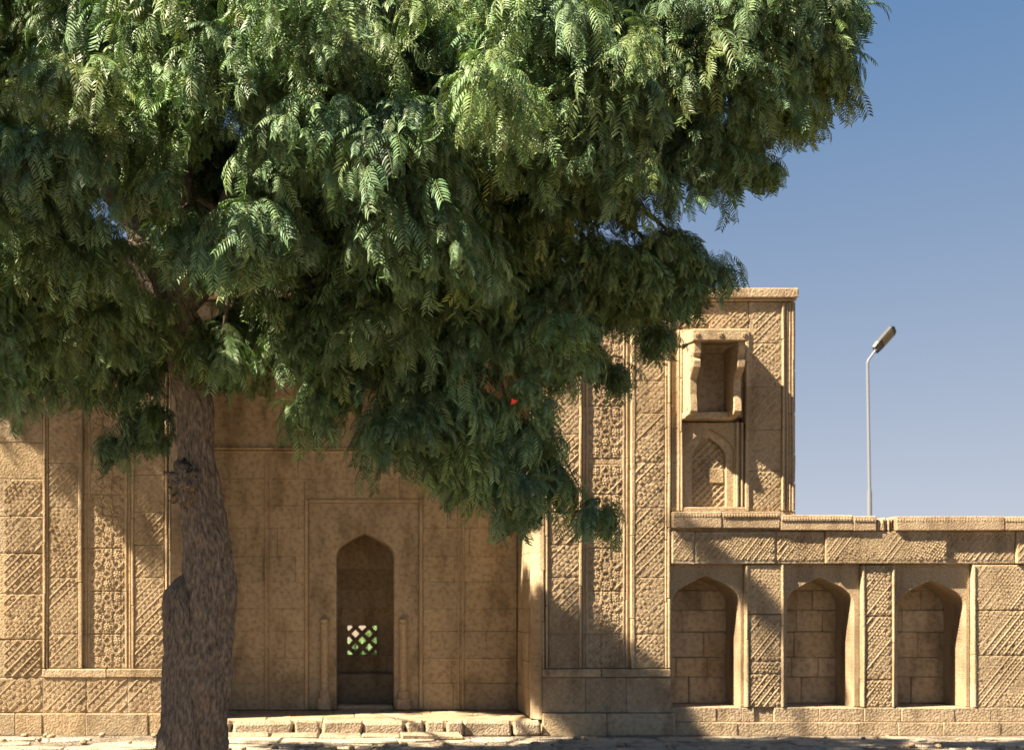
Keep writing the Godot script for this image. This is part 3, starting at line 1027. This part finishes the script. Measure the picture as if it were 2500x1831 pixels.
	for i in edges.size() - 1:
		block(si, "sill_stone", fx(edges[i]) + 0.0015, fx(edges[i + 1]) - 0.0015, fy(1763) + 0.002, fy(1727) - rng.randf_range(0.0, 0.012), zd - 0.14, rng.randf_range(0.0, 0.018) - (0.04 if edges[i] == 1842 else 0.0), M.plinth, 0.005, 0.003)
	edges = [1638, 1700, 1798, 1995, 2095, 2190, 2300, 2440, 2600, 2800, 3000, 3300]
	for i in edges.size() - 1:
		block(si, "plinth_stone", fx(edges[i]) + 0.0015, fx(edges[i + 1]) - 0.0015, 0.0, fy(1763) - 0.002, zd - 0.14, rng.randf_range(0.035, 0.05), M.plinth, 0.005, 0.003)
	flush_carving(t)

# ---------------------------------------------------------------- lamp post
func tube(st: SurfaceTool, pts: Array, radii: Array, seg := 8, cap := true) -> void:
	var prev := []
	var up := Vector3(0.31, 0.2, 0.93).normalized()
	var v := 0.0
	for i in pts.size():
		var d: Vector3 = (pts[mini(i + 1, pts.size() - 1)] - pts[maxi(i - 1, 0)]).normalized()
		var s := d.cross(up)
		if s.length() < 0.05: s = d.cross(Vector3(1, 0, 0))
		s = s.normalized()
		var u := s.cross(d).normalized()
		up = u
		if i > 0: v += (pts[i] - pts[i - 1]).length()
		var ring := []
		for k in seg + 1:
			var a := TAU * k / seg
			ring.append([pts[i] + (s * cos(a) + u * sin(a)) * radii[i], (s * cos(a) + u * sin(a)), Vector2(float(k) / seg, v)])
		if i > 0:
			for k in seg:
				for q in [prev[k], ring[k + 1], ring[k], prev[k], prev[k + 1], ring[k + 1]]:
					st.set_normal(q[1]); st.set_uv(q[2]); st.add_vertex(q[0])
		prev = ring
	if cap:
		for k in seg:
			for q in [prev[k][0], pts[-1], prev[k + 1][0]]:
				st.set_normal((pts[-1] - pts[-2]).normalized()); st.set_uv(Vector2.ZERO); st.add_vertex(q)

func finish(st: SurfaceTool, called: String, mat: Material, parent: Node, at := Vector3.ZERO) -> MeshInstance3D:
	var o := MeshInstance3D.new()
	o.mesh = st.commit()
	o.material_override = mat
	return put(o, called, parent, at)

func raw() -> SurfaceTool:
	var st := SurfaceTool.new()
	st.begin(Mesh.PRIMITIVE_TRIANGLES)
	return st

func build_lamp() -> void:
	var z := -8.0
	var foot := W(2126, 1480, z); foot.y = 0.0
	var t := node("street_lamp", self, foot)
	tag(t, "slim silver street lamp standing behind the low niche wall", "street lamp")
	var topw := W(2119, 885, z) - foot
	var joint := W(2124, 1195, z) - foot
	var arm := W(2141, 850, z) - foot
	var st := raw()
	tube(st, [Vector3.ZERO, joint - Vector3(0, 0.05, 0), joint], [0.05, 0.042, 0.032], 12)
	finish(st, "lower_post", M.pole, t)
	st = raw()
	tube(st, [joint - Vector3(0, 0.01, 0), topw], [0.029, 0.026], 12)
	finish(st, "post", M.pole, t)
	st = raw()
	tube(st, [topw - Vector3(0, 0.03, 0), topw + Vector3(0.02, 0.05, 0), arm + Vector3(0, 0, 0.04)], [0.025, 0.022, 0.02], 10)
	finish(st, "arm", M.pole, t)
	# head: a tilted flat housing with a lens underneath
	var head := node("lamp_head", t, arm)
	var tip := W(2184, 802, z) - foot - arm
	var ln := tip.length()
	var sb := mb()
	var outline := PackedVector2Array([Vector2(-0.05, -0.09), Vector2(0.08, -0.11), Vector2(ln * 0.9, -0.115), Vector2(ln, -0.07), Vector2(ln, 0.07), Vector2(ln * 0.9, 0.115), Vector2(0.08, 0.11), Vector2(-0.05, 0.09)])
	extrude(sb, outline, -0.03, 0.06, 0.025, true)
	var hs := done(sb, "housing", M.lamp_head, head)
	sb = mb()
	extrude(sb, PackedVector2Array([Vector2(0.14, -0.09), Vector2(ln * 0.84, -0.095), Vector2(ln * 0.84, 0.095), Vector2(0.14, 0.09)]), -0.045, -0.029, 0.0, true)
	var le := done(sb, "lens", M.lamp_lens, head)
	# local x along the arm direction, local z away from the ground, local y across
	var ax := tip.normalized()
	var view := (Vector3(0, EYE, D) - (foot + arm)).normalized()
	var down := (view * 0.75 + Vector3(0, -1, 0)).normalized()
	var az := (-down + ax * down.dot(ax)).normalized()
	var ay := az.cross(ax).normalized()
	head.basis = Basis(ax, ay, az)

# ---------------------------------------------------------------- tree
func frond_mesh(seed_v: int, dry := false) -> Mesh:
	var r := RandomNumberGenerator.new(); r.seed = seed_v
	var st := raw()
	var L := 0.34
	var n := 10
	var pos := Vector3.ZERO
	var pts := [pos]
	var ang := 0.45
	for i in 12:
		ang -= [0.09, 0.13, 0.165][seed_v % 3] + r.randf_range(-0.02, 0.02)
		pos += Vector3(cos(ang), sin(ang), 0) * L / 12.0
		pts.append(pos)
	var green := Color(0.122, 0.200, 0.098)
	# rachis: thin three-sided strip
	for i in 12:
		var a: Vector3 = pts[i]; var b: Vector3 = pts[i + 1]
		var w := 0.0022
		for q in [a + Vector3(0, 0, -w), b + Vector3(0, 0, -w), b + Vector3(0, 0, w), a + Vector3(0, 0, -w), b + Vector3(0, 0, w), a + Vector3(0, 0, w)]:
			st.set_normal(Vector3.UP); st.set_color(Color(0.12, 0.14, 0.045)); st.add_vertex(q)
	for i in n:
		var t := 0.16 + 0.84 * (i + 0.5) / n
		var k := int(t * 12)
		var f := t * 12 - k
		var p: Vector3 = (pts[mini(k, 12)] as Vector3).lerp(pts[mini(k + 1, 12)], f)
		var d: Vector3 = (pts[mini(k + 1, 12)] - pts[mini(k, 11)]).normalized()
		for s in [-1, 1]:
			var ll := 0.070 * (0.75 + 0.4 * sin(PI * (0.15 + t * 0.7))) * r.randf_range(0.88, 1.1)
			var wd := 0.0074 * r.randf_range(0.85, 1.15)
			var out: Vector3 = (d * 0.42 + Vector3(0, 0, s) * 0.85 + Vector3(0, -0.18 - 0.22 * r.randf(), 0)).normalized()
			var nr: Vector3 = out.cross(d).normalized() * -s
			if nr.y < 0: nr = -nr
			nr = (nr + Vector3(r.randf_range(-0.25, 0.25), 0, r.randf_range(-0.25, 0.25))).normalized()
			var side: Vector3 = out.cross(nr).normalized()
			# sickle blade with a folded midrib: base, two stations, tip
			var bend: Vector3 = d * 0.5 - Vector3(0, 0.6, 0)
			var c0: Vector3 = p + Vector3(r.randf_range(-0.004, 0.004), 0, 0)
			var c1 := c0 + out * ll * 0.35
			var c2 := c0 + out * ll * 0.70 + bend * ll * 0.10
			var c3 := c0 + out * ll * 0.95 + bend * ll * 0.28
			var up1: Vector3 = nr * wd * 0.45
			var tone := r.randf_range(0.8, 1.2)
			var c := Color(green.r * tone, green.g * tone, green.b * tone)
			var nl: Vector3 = (nr - side * 0.42).normalized()
			var nrr: Vector3 = (nr + side * 0.42).normalized()
			var tris := [[c0, c1 - side * wd + up1, c1, nl], [c1 - side * wd + up1, c2 - side * wd * 0.75 + up1, c2, nl], [c1 - side * wd + up1, c2, c1, nl], [c2 - side * wd * 0.75 + up1, c3, c2, nl],
				[c0, c1, c1 + side * wd + up1, nrr], [c1, c2, c2 + side * wd * 0.75 + up1, nrr], [c1, c2 + side * wd * 0.75 + up1, c1 + side * wd + up1, nrr], [c2, c3, c2 + side * wd * 0.75 + up1, nrr]]
			for q in tris:
				var fn: Vector3 = (q[2] - q[0]).cross(q[1] - q[0])
				var order := [0, 1, 2] if fn.dot(q[3]) > 0 else [0, 2, 1]
				for o in order:
					st.set_normal(q[3]); st.set_color(c); st.add_vertex(q[o])
	return st.commit()

var fronds := [[], [], []]
var frond_cols := [[], [], []]

func add_spray(tip: Vector3, axis: Vector3, count: int, size: float, tone: Color) -> void:
	var a := axis.normalized()
	var s := a.cross(Vector3(0.3, 0.9, 0.2)).normalized()
	for i in count:
		var ph := TAU * (i * 0.382 + rng.randf() * 0.2)
		var side := (s * cos(ph) + a.cross(s) * sin(ph)).normalized()
		var back := rng.randf() * 0.20 * size
		var out := (side * 0.9 + a * rng.randf_range(0.15, 0.9))
		out.y -= 0.15
		var flat := Vector3(out.x, 0, out.z)
		if flat.length() < 0.05: flat = Vector3(rng.randf_range(-1, 1), 0, rng.randf_range(-1, 1))
		flat = flat.normalized()
		var tilt := clampf(asin(clampf(out.normalized().y, -1, 1)), -1.3, 0.6) - rng.randf_range(0.05, 0.5)
		var x := (flat * cos(tilt) + Vector3(0, sin(tilt), 0)).normalized()
		var z := flat.cross(Vector3.UP).normalized()
		z = z.rotated(x, rng.randf_range(-0.6, 0.6))
		var y := z.cross(x).normalized()
		var sc := size * rng.randf_range(0.75, 1.15)
		var k := rng.randi() % 3
		fronds[k].append(Transform3D(Basis(x * sc, y * sc, z * sc), tip - a * back))
		var v := rng.randf_range(0.8, 1.2)
		frond_cols[k].append(Color(tone.r * v * rng.randf_range(0.9, 1.15), tone.g * v, tone.b * v * rng.randf_range(0.8, 1.2)))

# a mop: twigs arch out from a point and hang down, with leaf sprays along them
func clump(c: Vector3, r: float, twigs: int, tone: Color) -> void:
	for i in twigs:
		var az := TAU * (i * 0.382 + rng.randf() * 0.25)
		var reach := r * rng.randf_range(0.35, 1.0)
		var fall := r * rng.randf_range(0.05, 1.0)
		var flat := Vector3(cos(az), 0, sin(az))
		var top := c + Vector3(0, r * rng.randf_range(0.15, 0.6), 0)
		var k := 3 if r > 0.25 else 2
		for j in k:
			var f := (j + 0.6 + rng.randf() * 0.4) / k
			var p := top + flat * reach * sqrt(f) - Vector3(0, fall * f * f, 0)
			var ax := flat * reach * (1.0 - 0.6 * f) - Vector3(0, fall * 2.0 * f + 0.05, 0)
			add_spray(p, ax.normalized(), rng.randi_range(5, 8), rng.randf_range(0.48, 0.9), tone)

func wob(pts: Array, amt: float) -> Array:
	var out := []
	for i in pts.size():
		out.append(pts[i] + (Vector3(rng.randf_range(-1, 1), rng.randf_range(-1, 1), rng.randf_range(-1, 1)) * amt if i > 0 and i < pts.size() - 1 else Vector3.ZERO))
	return out

func curve(a: Vector3, b: Vector3, lift: float, n: int) -> Array:
	var out := []
	for i in n + 1:
		var t := float(i) / n
		out.append(a.lerp(b, t) + Vector3(0, sin(PI * t) * lift, 0))
	return out

func build_trunk_mesh(st: SurfaceTool, pts: Array, radii: Array, seg: int, seed_v: int, bump: float) -> void:
	var nz := FastNoiseLite.new()
	nz.seed = seed_v
	nz.frequency = 1.0
	nz.fractal_octaves = 4
	# resample the path finely
	var cv := Curve3D.new()
	for i in pts.size():
		var d: Vector3 = (pts[mini(i + 1, pts.size() - 1)] - pts[maxi(i - 1, 0)]) * 0.18
		cv.add_point(pts[i], -d, d)
	var total := cv.get_baked_length()
	var n := int(total / 0.03)
	var lens := [0.0]
	for i in range(1, pts.size()): lens.append(cv.get_closest_offset(pts[i]))
	var rows := []
	for i in n + 1:
		var o := total * i / n
		var p := cv.sample_baked(o, true)
		var k := 0
		while k < lens.size() - 2 and lens[k + 1] < o: k += 1
		var f := clampf((o - lens[k]) / maxf(lens[k + 1] - lens[k], 0.001), 0, 1)
		f = f * f * (3 - 2 * f)
		var r := lerpf(radii[k], radii[k + 1], f)
		var row := []
		for s in seg:
			var a := TAU * s / seg
			var d := Vector3(cos(a), 0, sin(a))
			var furrow := 0.45 - absf(nz.get_noise_3d(d.x * r * 16.0, p.y * 3.4, d.z * r * 16.0)) * 2.2
			var lump := nz.get_noise_3d(d.x * 1.1 + 7.0, p.y * 1.2, d.z * 1.1)
			row.append(p + d * (r * (1.0 + lump * 0.22) + furrow * bump))
		rows.append(row)
	st.set_smooth_group(0)
	for i in n:
		for s in seg:
			var s2 := (s + 1) % seg
			var uv := [Vector2(float(s) / seg * 3.0, i * 0.03 * 0.7), Vector2(float(s + 1) / seg * 3.0, i * 0.03 * 0.7), Vector2(float(s + 1) / seg * 3.0, (i + 1) * 0.03 * 0.7), Vector2(float(s) / seg * 3.0, (i + 1) * 0.03 * 0.7)]
			var q := [rows[i][s], rows[i][s2], rows[i + 1][s2], rows[i + 1][s]]
			for o in [0, 1, 2, 0, 2, 3]:
				st.set_uv(uv[o]); st.add_vertex(q[o])
	# jagged cap
	var c := Vector3.ZERO
	for p in rows[n]: c += p
	c /= seg
	for s in seg:
		st.set_uv(Vector2(0, 0)); st.add_vertex(rows[n][s])
		st.set_uv(Vector2(0.2, 0)); st.add_vertex(rows[n][(s + 1) % seg])
		st.set_uv(Vector2(0.1, 0.2)); st.add_vertex(c)

func blob(st: SurfaceTool, r: Vector3, seed_v: int, amp: float) -> void:
	var nz := FastNoiseLite.new()
	nz.seed = seed_v
	nz.frequency = 1.4
	st.set_smooth_group(0)
	var rows := []
	for i in 17:
		var la := PI * i / 16.0
		var row := []
		for j in 24:
			var lo := TAU * j / 24.0
			var d := Vector3(sin(la) * cos(lo), cos(la), sin(la) * sin(lo))
			row.append(d * r * (1.0 + amp * nz.get_noise_3dv(d * 1.6)))
		rows.append(row)
	for i in 16:
		for j in 24:
			var j2 := (j + 1) % 24
			var q := [rows[i][j], rows[i][j2], rows[i + 1][j2], rows[i + 1][j]]
			var uv := [Vector2(j / 12.0, i / 16.0), Vector2((j + 1) / 12.0, i / 16.0), Vector2((j + 1) / 12.0, (i + 1) / 16.0), Vector2(j / 12.0, (i + 1) / 16.0)]
			for o in [0, 2, 1, 0, 3, 2]:
				st.set_uv(uv[o]); st.add_vertex(q[o])

func build_tree() -> void:
	var TZ := 4.5
	var base := W(470, 1831, TZ); base.y = 0
	var t := node("neem_tree", self, base)
	tag(t, "large spreading tree with drooping feathery leaves and a gnarled dark trunk", "tree")
	var px := func(x: float, y: float, dz := 0.0) -> Vector3: return W(x, y, TZ + dz) - base
	var k := (D - TZ) / (200.0 * D)
	# main trunk
	var pts := [Vector3(-0.05, -0.1, 0), Vector3(-0.02, 0.12, 0), px.call(478, 1831), px.call(490, 1640), px.call(505, 1470), px.call(502, 1330), px.call(488, 1200), px.call(478, 1100), px.call(474, 1000), px.call(462, 900), px.call(440, 800), px.call(405, 700, 0.1), px.call(372, 600, 0.2)]
	var rad := [0.42, 0.33, 70 * k, 70 * k, 64 * k, 57 * k, 49 * k, 43 * k, 42 * k, 47 * k, 54 * k, 40 * k, 34 * k]
	var st := mb()
	build_trunk_mesh(st, pts, rad, 84, 3, 0.030)
	st.generate_normals()
	finish(st, "trunk", M.bark, t)
	# broken stem fused to the left of the trunk
	st = mb()
	build_trunk_mesh(st, [Vector3(-0.22, -0.1, 0.05), px.call(440, 1831, 0.08), px.call(446, 1640, 0.08), px.call(446, 1520, 0.08), px.call(443, 1450, 0.07), px.call(454, 1420, 0.05), px.call(470, 1392, 0.02)], [0.26, 58 * k, 48 * k, 44 * k, 38 * k, 28 * k, 8 * k], 56, 9, 0.028)
	st.generate_normals()
	finish(st, "broken_stem", M.bark, t)
	# burl where a limb was lost
	st = mb()
	blob(st, Vector3(0.12, 0.16, 0.15), 15, 0.9)
	st.generate_normals()
	finish(st, "burl", M.bark, t, px.call(450, 1180, 0.12))

	# ---- crown lobes: x, y in metres in the world, z, radius, clumps
	var fork: Vector3 = px.call(425, 760)
	var lobes := []
	var L := func(x: float, y: float, z: float, r: float, n: int) -> void: lobes.append([W(x, y, z), r, n])
	# front and middle of the crown as seen from the court
	L.call(1400, 290, 6.0, 0.62, 7)
	L.call(1250, 190, 5.9, 0.8, 9)
	L.call(1060, 340, 6.2, 0.75, 9)
	L.call(1000, 480, 6.0, 0.7, 8)
	L.call(720, 240, 6.0, 0.9, 10)
	L.call(880, 130, 5.6, 0.9, 10)
	L.call(620, 80, 5.2, 0.9, 10)
	L.call(300, 160, 6.0, 0.75, 8)
	L.call(90, 430, 6.2, 0.8, 8)
	L.call(240, 680, 5.6, 0.5, 5)
	L.call(430, 520, 5.8, 0.4, 4)
	L.call(580, 600, 6.0, 0.45, 6)
	L.call(60, 700, 5.4, 0.75, 8)
	L.call(150, 300, 4.6, 1.0, 10)
	L.call(480, 330, 4.4, 1.1, 12)
	L.call(760, 560, 5.0, 0.9, 11)
	L.call(980, 650, 5.2, 0.8, 10)
	L.call(1180, 520, 5.4, 0.85, 10)
	L.call(1380, 520, 4.8, 0.85, 10)
	L.call(1560, 420, 4.6, 0.85, 10)
	L.call(1560, 140, 4.9, 0.9, 11)
	L.call(1760, 110, 4.9, 0.8, 10)
	L.call(1850, 50, 4.8, 0.68, 9)
	L.call(1810, 270, 4.8, 0.65, 7)
	L.call(1950, 210, 4.7, 0.5, 6)
	L.call(2045, 120, 4.6, 0.28, 4)
	L.call(1930, 290, 4.5, 0.30, 3)
	L.call(1750, 385, 4.4, 0.4, 5)
	L.call(1830, 400, 4.4, 0.24, 3)
	L.call(1650, 640, 4.3, 0.5, 7)
	L.call(1705, 630, 4.2, 0.32, 4)
	L.call(1540, 680, 4.3, 0.6, 6)
	L.call(1310, 690, 4.8, 0.7, 7)
	L.call(1600, 850, 4.0, 0.28, 3)
	L.call(1480, 890, 4.1, 0.28, 3)
	L.call(1340, 900, 4.2, 0.34, 3)
	L.call(1180, 800, 4.9, 0.75, 9)
	L.call(960, 830, 5.0, 0.75, 10)
	L.call(820, 930, 5.0, 0.45, 6)
	L.call(1000, 1010, 5.0, 0.6, 9)
	L.call(1130, 1090, 5.0, 0.5, 8)
	L.call(1200, 1190, 5.0, 0.36, 5)
	L.call(1250, 1020, 4.8, 0.4, 5)
	L.call(1350, 1090, 4.6, 0.26, 3)
	L.call(1370, 1180, 4.6, 0.24, 3)
	L.call(1455, 1270, 4.6, 0.2, 3)
	L.call(1300, 1270, 4.7, 0.2, 2)
	L.call(640, 800, 4.6, 0.65, 8)
	L.call(540, 900, 4.7, 0.32, 4)
	L.call(760, 820, 4.6, 0.5, 6)
	L.call(300, 850, 4.4, 0.65, 8)
	L.call(340, 1000, 4.3, 0.35, 4)
	L.call(110, 880, 4.4, 0.7, 8)
	L.call(300, 1090, 4.2, 0.2, 2)
	# interior, upper and rear masses
	L.call(100, 250, 3.4, 1.1, 14)
	L.call(-60, 480, 3.6, 1.0, 12)
	L.call(620, 420, 3.6, 0.9, 12)
	L.call(1250, 480, 3.9, 0.8, 9)
	L.call(60, 60, 4.4, 1.0, 14)
	L.call(300, 30, 4.0, 1.0, 14)
	L.call(560, 0, 4.2, 1.0, 12)
	L.call(20, 640, 4.0, 0.9, 10)
	L.call(330, 420, 3.7, 0.9, 10)
	L.call(180, -40, 4.8, 1.0, 10)
	L.call(430, -60, 5.0, 1.0, 10)
	L.call(850, -30, 4.7, 0.9, 10)
	L.call(1150, -50, 4.7, 0.9, 10)
	L.call(1430, -30, 4.8, 0.8, 9)
	L.call(400, 350, 3.8, 1.2, 12)
	L.call(800, 300, 4.2, 1.2, 12)
	L.call(1200, 300, 4.3, 1.2, 12)
	L.call(700, 650, 3.9, 1.0, 10)
	L.call(1050, 700, 4.2, 0.9, 9)
	L.call(100, 600, 3.9, 1.1, 10)
	L.call(1500, 250, 4.2, 1.0, 10)
	for e in [[-6.0, 5.0, 4.6, 1.4, 12], [-7.0, 7.0, 4.4, 1.5, 12], [-5.0, 8.2, 4.6, 1.6, 14], [-2.5, 9.0, 4.6, 1.6, 14], [0.0, 8.6, 4.8, 1.6, 14], [2.4, 7.8, 4.7, 1.5, 12], [-1.5, 10.2, 4.6, 1.2, 10], [-4.2, 10.0, 4.2, 1.2, 10], [-5.0, 6.8, 3.7, 1.0, 10], [-3.4, 7.8, 3.7, 1.0, 10], [-4.6, 8.55, 2.5, 0.75, 12], [-4.6, 8.3, 1.8, 0.78, 24], [-4.7, 7.5, 1.0, 0.7, 22], [-4.4, 7.9, 1.4, 0.6, 14], [-5.2, 5.4, 5.7, 0.8, 8], [-6.2, 6.9, 1.2, 0.75, 10], [-3.9, 11.05, 2.85, 0.26, 3], [-7.5, 6.5, 6.2, 1.4, 9], [-6.0, 7.5, 6.4, 1.3, 10], [-8.5, 8.0, 5.0, 1.5, 8], [-6.8, 4.6, 6.0, 1.0, 9], [-4.8, 7.4, 6.9, 1.0, 10], [-3.6, 6.9, 3.1, 0.9, 10], [-4.5, 8.55, 2.45, 0.62, 16], [-3.4, 7.35, 1.95, 0.5, 9]]:
		lobes.append([Vector3(e[0], e[1], e[2]), e[3], e[4]])
	# limbs from the fork
	var limb_ends := []
	for e in [[W(250, 450, 4.8), 0.15], [W(700, 350, 4.9), 0.16], [W(1050, 420, 4.9), 0.13], [W(1000, 180, 4.7), 0.14], [W(450, 200, 4.4), 0.16], [Vector3(-5.2, 6.4, 4.6), 0.14]]:
		limb_ends.append(e)
		var lb := raw()
		var c: Array = wob(curve(fork, (e[0] as Vector3) - base, 0.25, 6), 0.08)
		var rr := []
		for i in c.size(): rr.append(lerpf(e[1], 0.05, float(i) / (c.size() - 1)))
		tube(lb, c, rr, 10)
		finish(lb, "limb", M.bark, t)
	var bn := 0
	for lo in lobes:
		var c: Vector3 = lo[0]
		var r: float = lo[1]
		# branch from the nearest limb point
		var best: Vector3 = fork + base
		var bd := 1e9
		for e in limb_ends:
			for q in [0.5, 0.75, 1.0]:
				var pnt: Vector3 = (fork + base).lerp(e[0], q)
				var dd := pnt.distance_to(c)
				if dd < bd and pnt.y < c.y + 2.5: bd = dd; best = pnt
		var bt := raw()
		var path: Array = wob(curve(best - base, c - base, 0.12 * bd, 5), 0.05)
		var rr := []
		for i in path.size(): rr.append(lerpf(0.022 + 0.012 * bd, 0.009, float(i) / (path.size() - 1)) if r > 0.22 else lerpf(0.016, 0.004, float(i) / (path.size() - 1)))
		if r <= 0.22: path = wob(path, 0.04)
		tube(bt, path, rr, 6)
		finish(bt, "branch", M.bark, t)
		var lobe_tone := rng.randf_range(0.85, 1.2)
		for i in ceili(lo[2] * 0.58):
			var d := Vector3(rng.randfn(), rng.randfn() * 0.8, rng.randfn()).normalized()
			var cc := c + d * r * 0.72 * pow(rng.randf(), 0.33)
			var tone := Color(1, 1, 1) * (lobe_tone * rng.randf_range(0.8, 1.2))
			var yel := rng.randf()
			tone = Color(tone.r * (1.0 + 0.35 * yel * yel), tone.g * (1.0 + 0.1 * yel), tone.b * (1.0 - 0.3 * yel * yel))
			clump(cc, clampf(r * 0.62, 0.08, 0.46), int(clampf(r * 20.0, 2, 13)), tone)
	# bare twigs in front of the portal jamb
	for e in [[1265, 1000, 1332, 1120], [1275, 1020, 1322, 1160], [1290, 1040, 1345, 1090], [1300, 1060, 1310, 1180], [1240, 1010, 1330, 1060]]:
		var tb := raw()
		var a: Vector3 = px.call(e[0], e[1], 0.25)
		var b: Vector3 = px.call(e[2], e[3], 0.2)
		tube(tb, wob(curve(a, b, 0.03, 4), 0.012), [0.007, 0.006, 0.005, 0.004, 0.002], 5)
		finish(tb, "twig", M.twig, t)
	# foliage: one mass of leaf sprays in three leaf shapes
	var fol := node("crown", t)
	fol.set_meta("kind", "stuff")
	for i in 3:
		var mm := MultiMesh.new()
		mm.transform_format = MultiMesh.TRANSFORM_3D
		mm.use_colors = true
		mm.mesh = frond_mesh(100 + i)
		mm.instance_count = fronds[i].size()
		for j in fronds[i].size():
			var tr: Transform3D = fronds[i][j]
			tr.origin -= base
			mm.set_instance_transform(j, tr)
			mm.set_instance_color(j, frond_cols[i][j])
		var o := MultiMeshInstance3D.new()
		o.multimesh = mm
		o.material_override = M.leaf
		put(o, "foliage", fol)
		o.set_meta("kind", "stuff")
	print("fronds ", fronds[0].size() + fronds[1].size() + fronds[2].size())

# ---------------------------------------------------------------- small things
func build_small_things() -> void:
	# shrubs behind the tomb, seen through the pierced screen
	var spots := [[0.55, 0.6, -8.5, 0.5]]
	var texts := ["leafy green shrub seen straight through the pierced screen of the doorway"]
	for i in 1:
		fronds = [[], [], []]; frond_cols = [[], [], []]
		var at := Vector3(spots[i][0], 0, spots[i][2])
		for k in 26:
			var d := Vector3(rng.randfn(), rng.randfn() * 0.7, rng.randfn()).normalized()
			clump(Vector3(0, spots[i][1], 0) + d * spots[i][3] * pow(rng.randf(), 0.33), 0.3, 7, Color(1.1, 1.15, 0.9))
		var sh := node("shrub", self, at)
		tag(sh, texts[i], "shrub")
		for k in 3:
			var tb := raw()
			tube(tb, curve(Vector3((k - 1) * 0.1, 0, 0), Vector3((k - 1) * 0.35, 1.1, 0.1 * k), 0.05, 4), [0.03, 0.025, 0.02, 0.015, 0.01], 6)
			finish(tb, "stem", M.bark, sh)
		for q in 3:
			var mm := MultiMesh.new()
			mm.transform_format = MultiMesh.TRANSFORM_3D
			mm.use_colors = true
			mm.mesh = frond_mesh(100 + q)
			mm.instance_count = fronds[q].size()
			for j in fronds[q].size():
				mm.set_instance_transform(j, fronds[q][j])
				mm.set_instance_color(j, frond_cols[q][j])
			var mi := MultiMeshInstance3D.new()
			mi.multimesh = mm
			mi.material_override = M.leaf
			put(mi, "foliage", sh)
			mi.set_meta("kind", "stuff")
	# fallen leaflets and pebbles on the ground
	var st0 := mb()
	extrude(st0, PackedVector2Array([Vector2(-0.03, 0), Vector2(0.0, -0.009), Vector2(0.03, 0.004), Vector2(0.0, 0.009)]), 0.0, 0.002, 0.0, true)
	st0.generate_normals()
	var dry := StandardMaterial3D.new()
	dry.albedo_color = col(0.19, 0.13, 0.06).linear_to_srgb()
	dry.roughness = 0.9
	var lm := MultiMesh.new()
	lm.transform_format = MultiMesh.TRANSFORM_3D
	lm.mesh = st0.commit()
	lm.instance_count = 500
	for i in 500:
		var p0 := Vector3(rng.randf_range(-6, 8), 0.036, 0.1 + 3.0 * pow(rng.randf(), 1.3))
		if p0.z < 0.3 and p0.x > -2.2 and p0.x < 2.3: p0.z += 0.9
		lm.set_instance_transform(i, Transform3D(Basis(Vector3.UP, rng.randf() * TAU) * Basis(Vector3.RIGHT, -PI / 2 + rng.randf_range(-0.3, 0.3)) * Basis.from_scale(Vector3.ONE * rng.randf_range(0.7, 1.5)), p0))
	var li := MultiMeshInstance3D.new()
	li.multimesh = lm
	li.material_override = dry
	put(li, "leaf_litter", self)
	tag(li, "scattered dry brown leaflets lying on the flagstones", "leaf litter", "", "stuff")
	var pb := mb()
	blob(pb, Vector3(0.03, 0.018, 0.025), 5, 0.5)
	pb.generate_normals()
	var pm := MultiMesh.new()
	pm.transform_format = MultiMesh.TRANSFORM_3D
	pm.mesh = pb.commit()
	pm.instance_count = 90
	for i in 90:
		var q := Vector3(rng.randf_range(-6, 8), 0.03, 0.12 + 1.6 * rng.randf())
		if q.z < 1.0 and q.x > -2.2 and q.x < 2.3: q.y = 0.075; q.z += 0.9; q.y = 0.03
		pm.set_instance_transform(i, Transform3D(Basis(Vector3.UP, rng.randf() * TAU) * Basis.from_scale(Vector3.ONE * rng.randf_range(0.5, 1.6)), q))
	var pi2 := MultiMeshInstance3D.new()
	pi2.multimesh = pm
	pi2.material_override = M.plinth
	put(pi2, "pebbles", self)
	tag(pi2, "small tan pebbles strewn along the foot of the wall", "pebbles", "", "stuff")
	# scrap of red caught in the foliage
	var p := W(1255, 980, 5.6)
	var st := mb()
	extrude(st, PackedVector2Array([Vector2(-0.014, 0.026), Vector2(-0.018, 0.004), Vector2(-0.024, -0.022), Vector2(-0.006, -0.016), Vector2(0.010, -0.010), Vector2(0.026, 0.002), Vector2(0.010, 0.008), Vector2(-0.002, 0.016)]), -0.002, 0.002, 0.0, true)
	var o := done(st, "red_scrap", M.red, self, p)
	o.rotation = Vector3(0.2, -0.2, 0.1)
	tag(o, "tiny bright red scrap caught in the hanging leaves", "scrap")
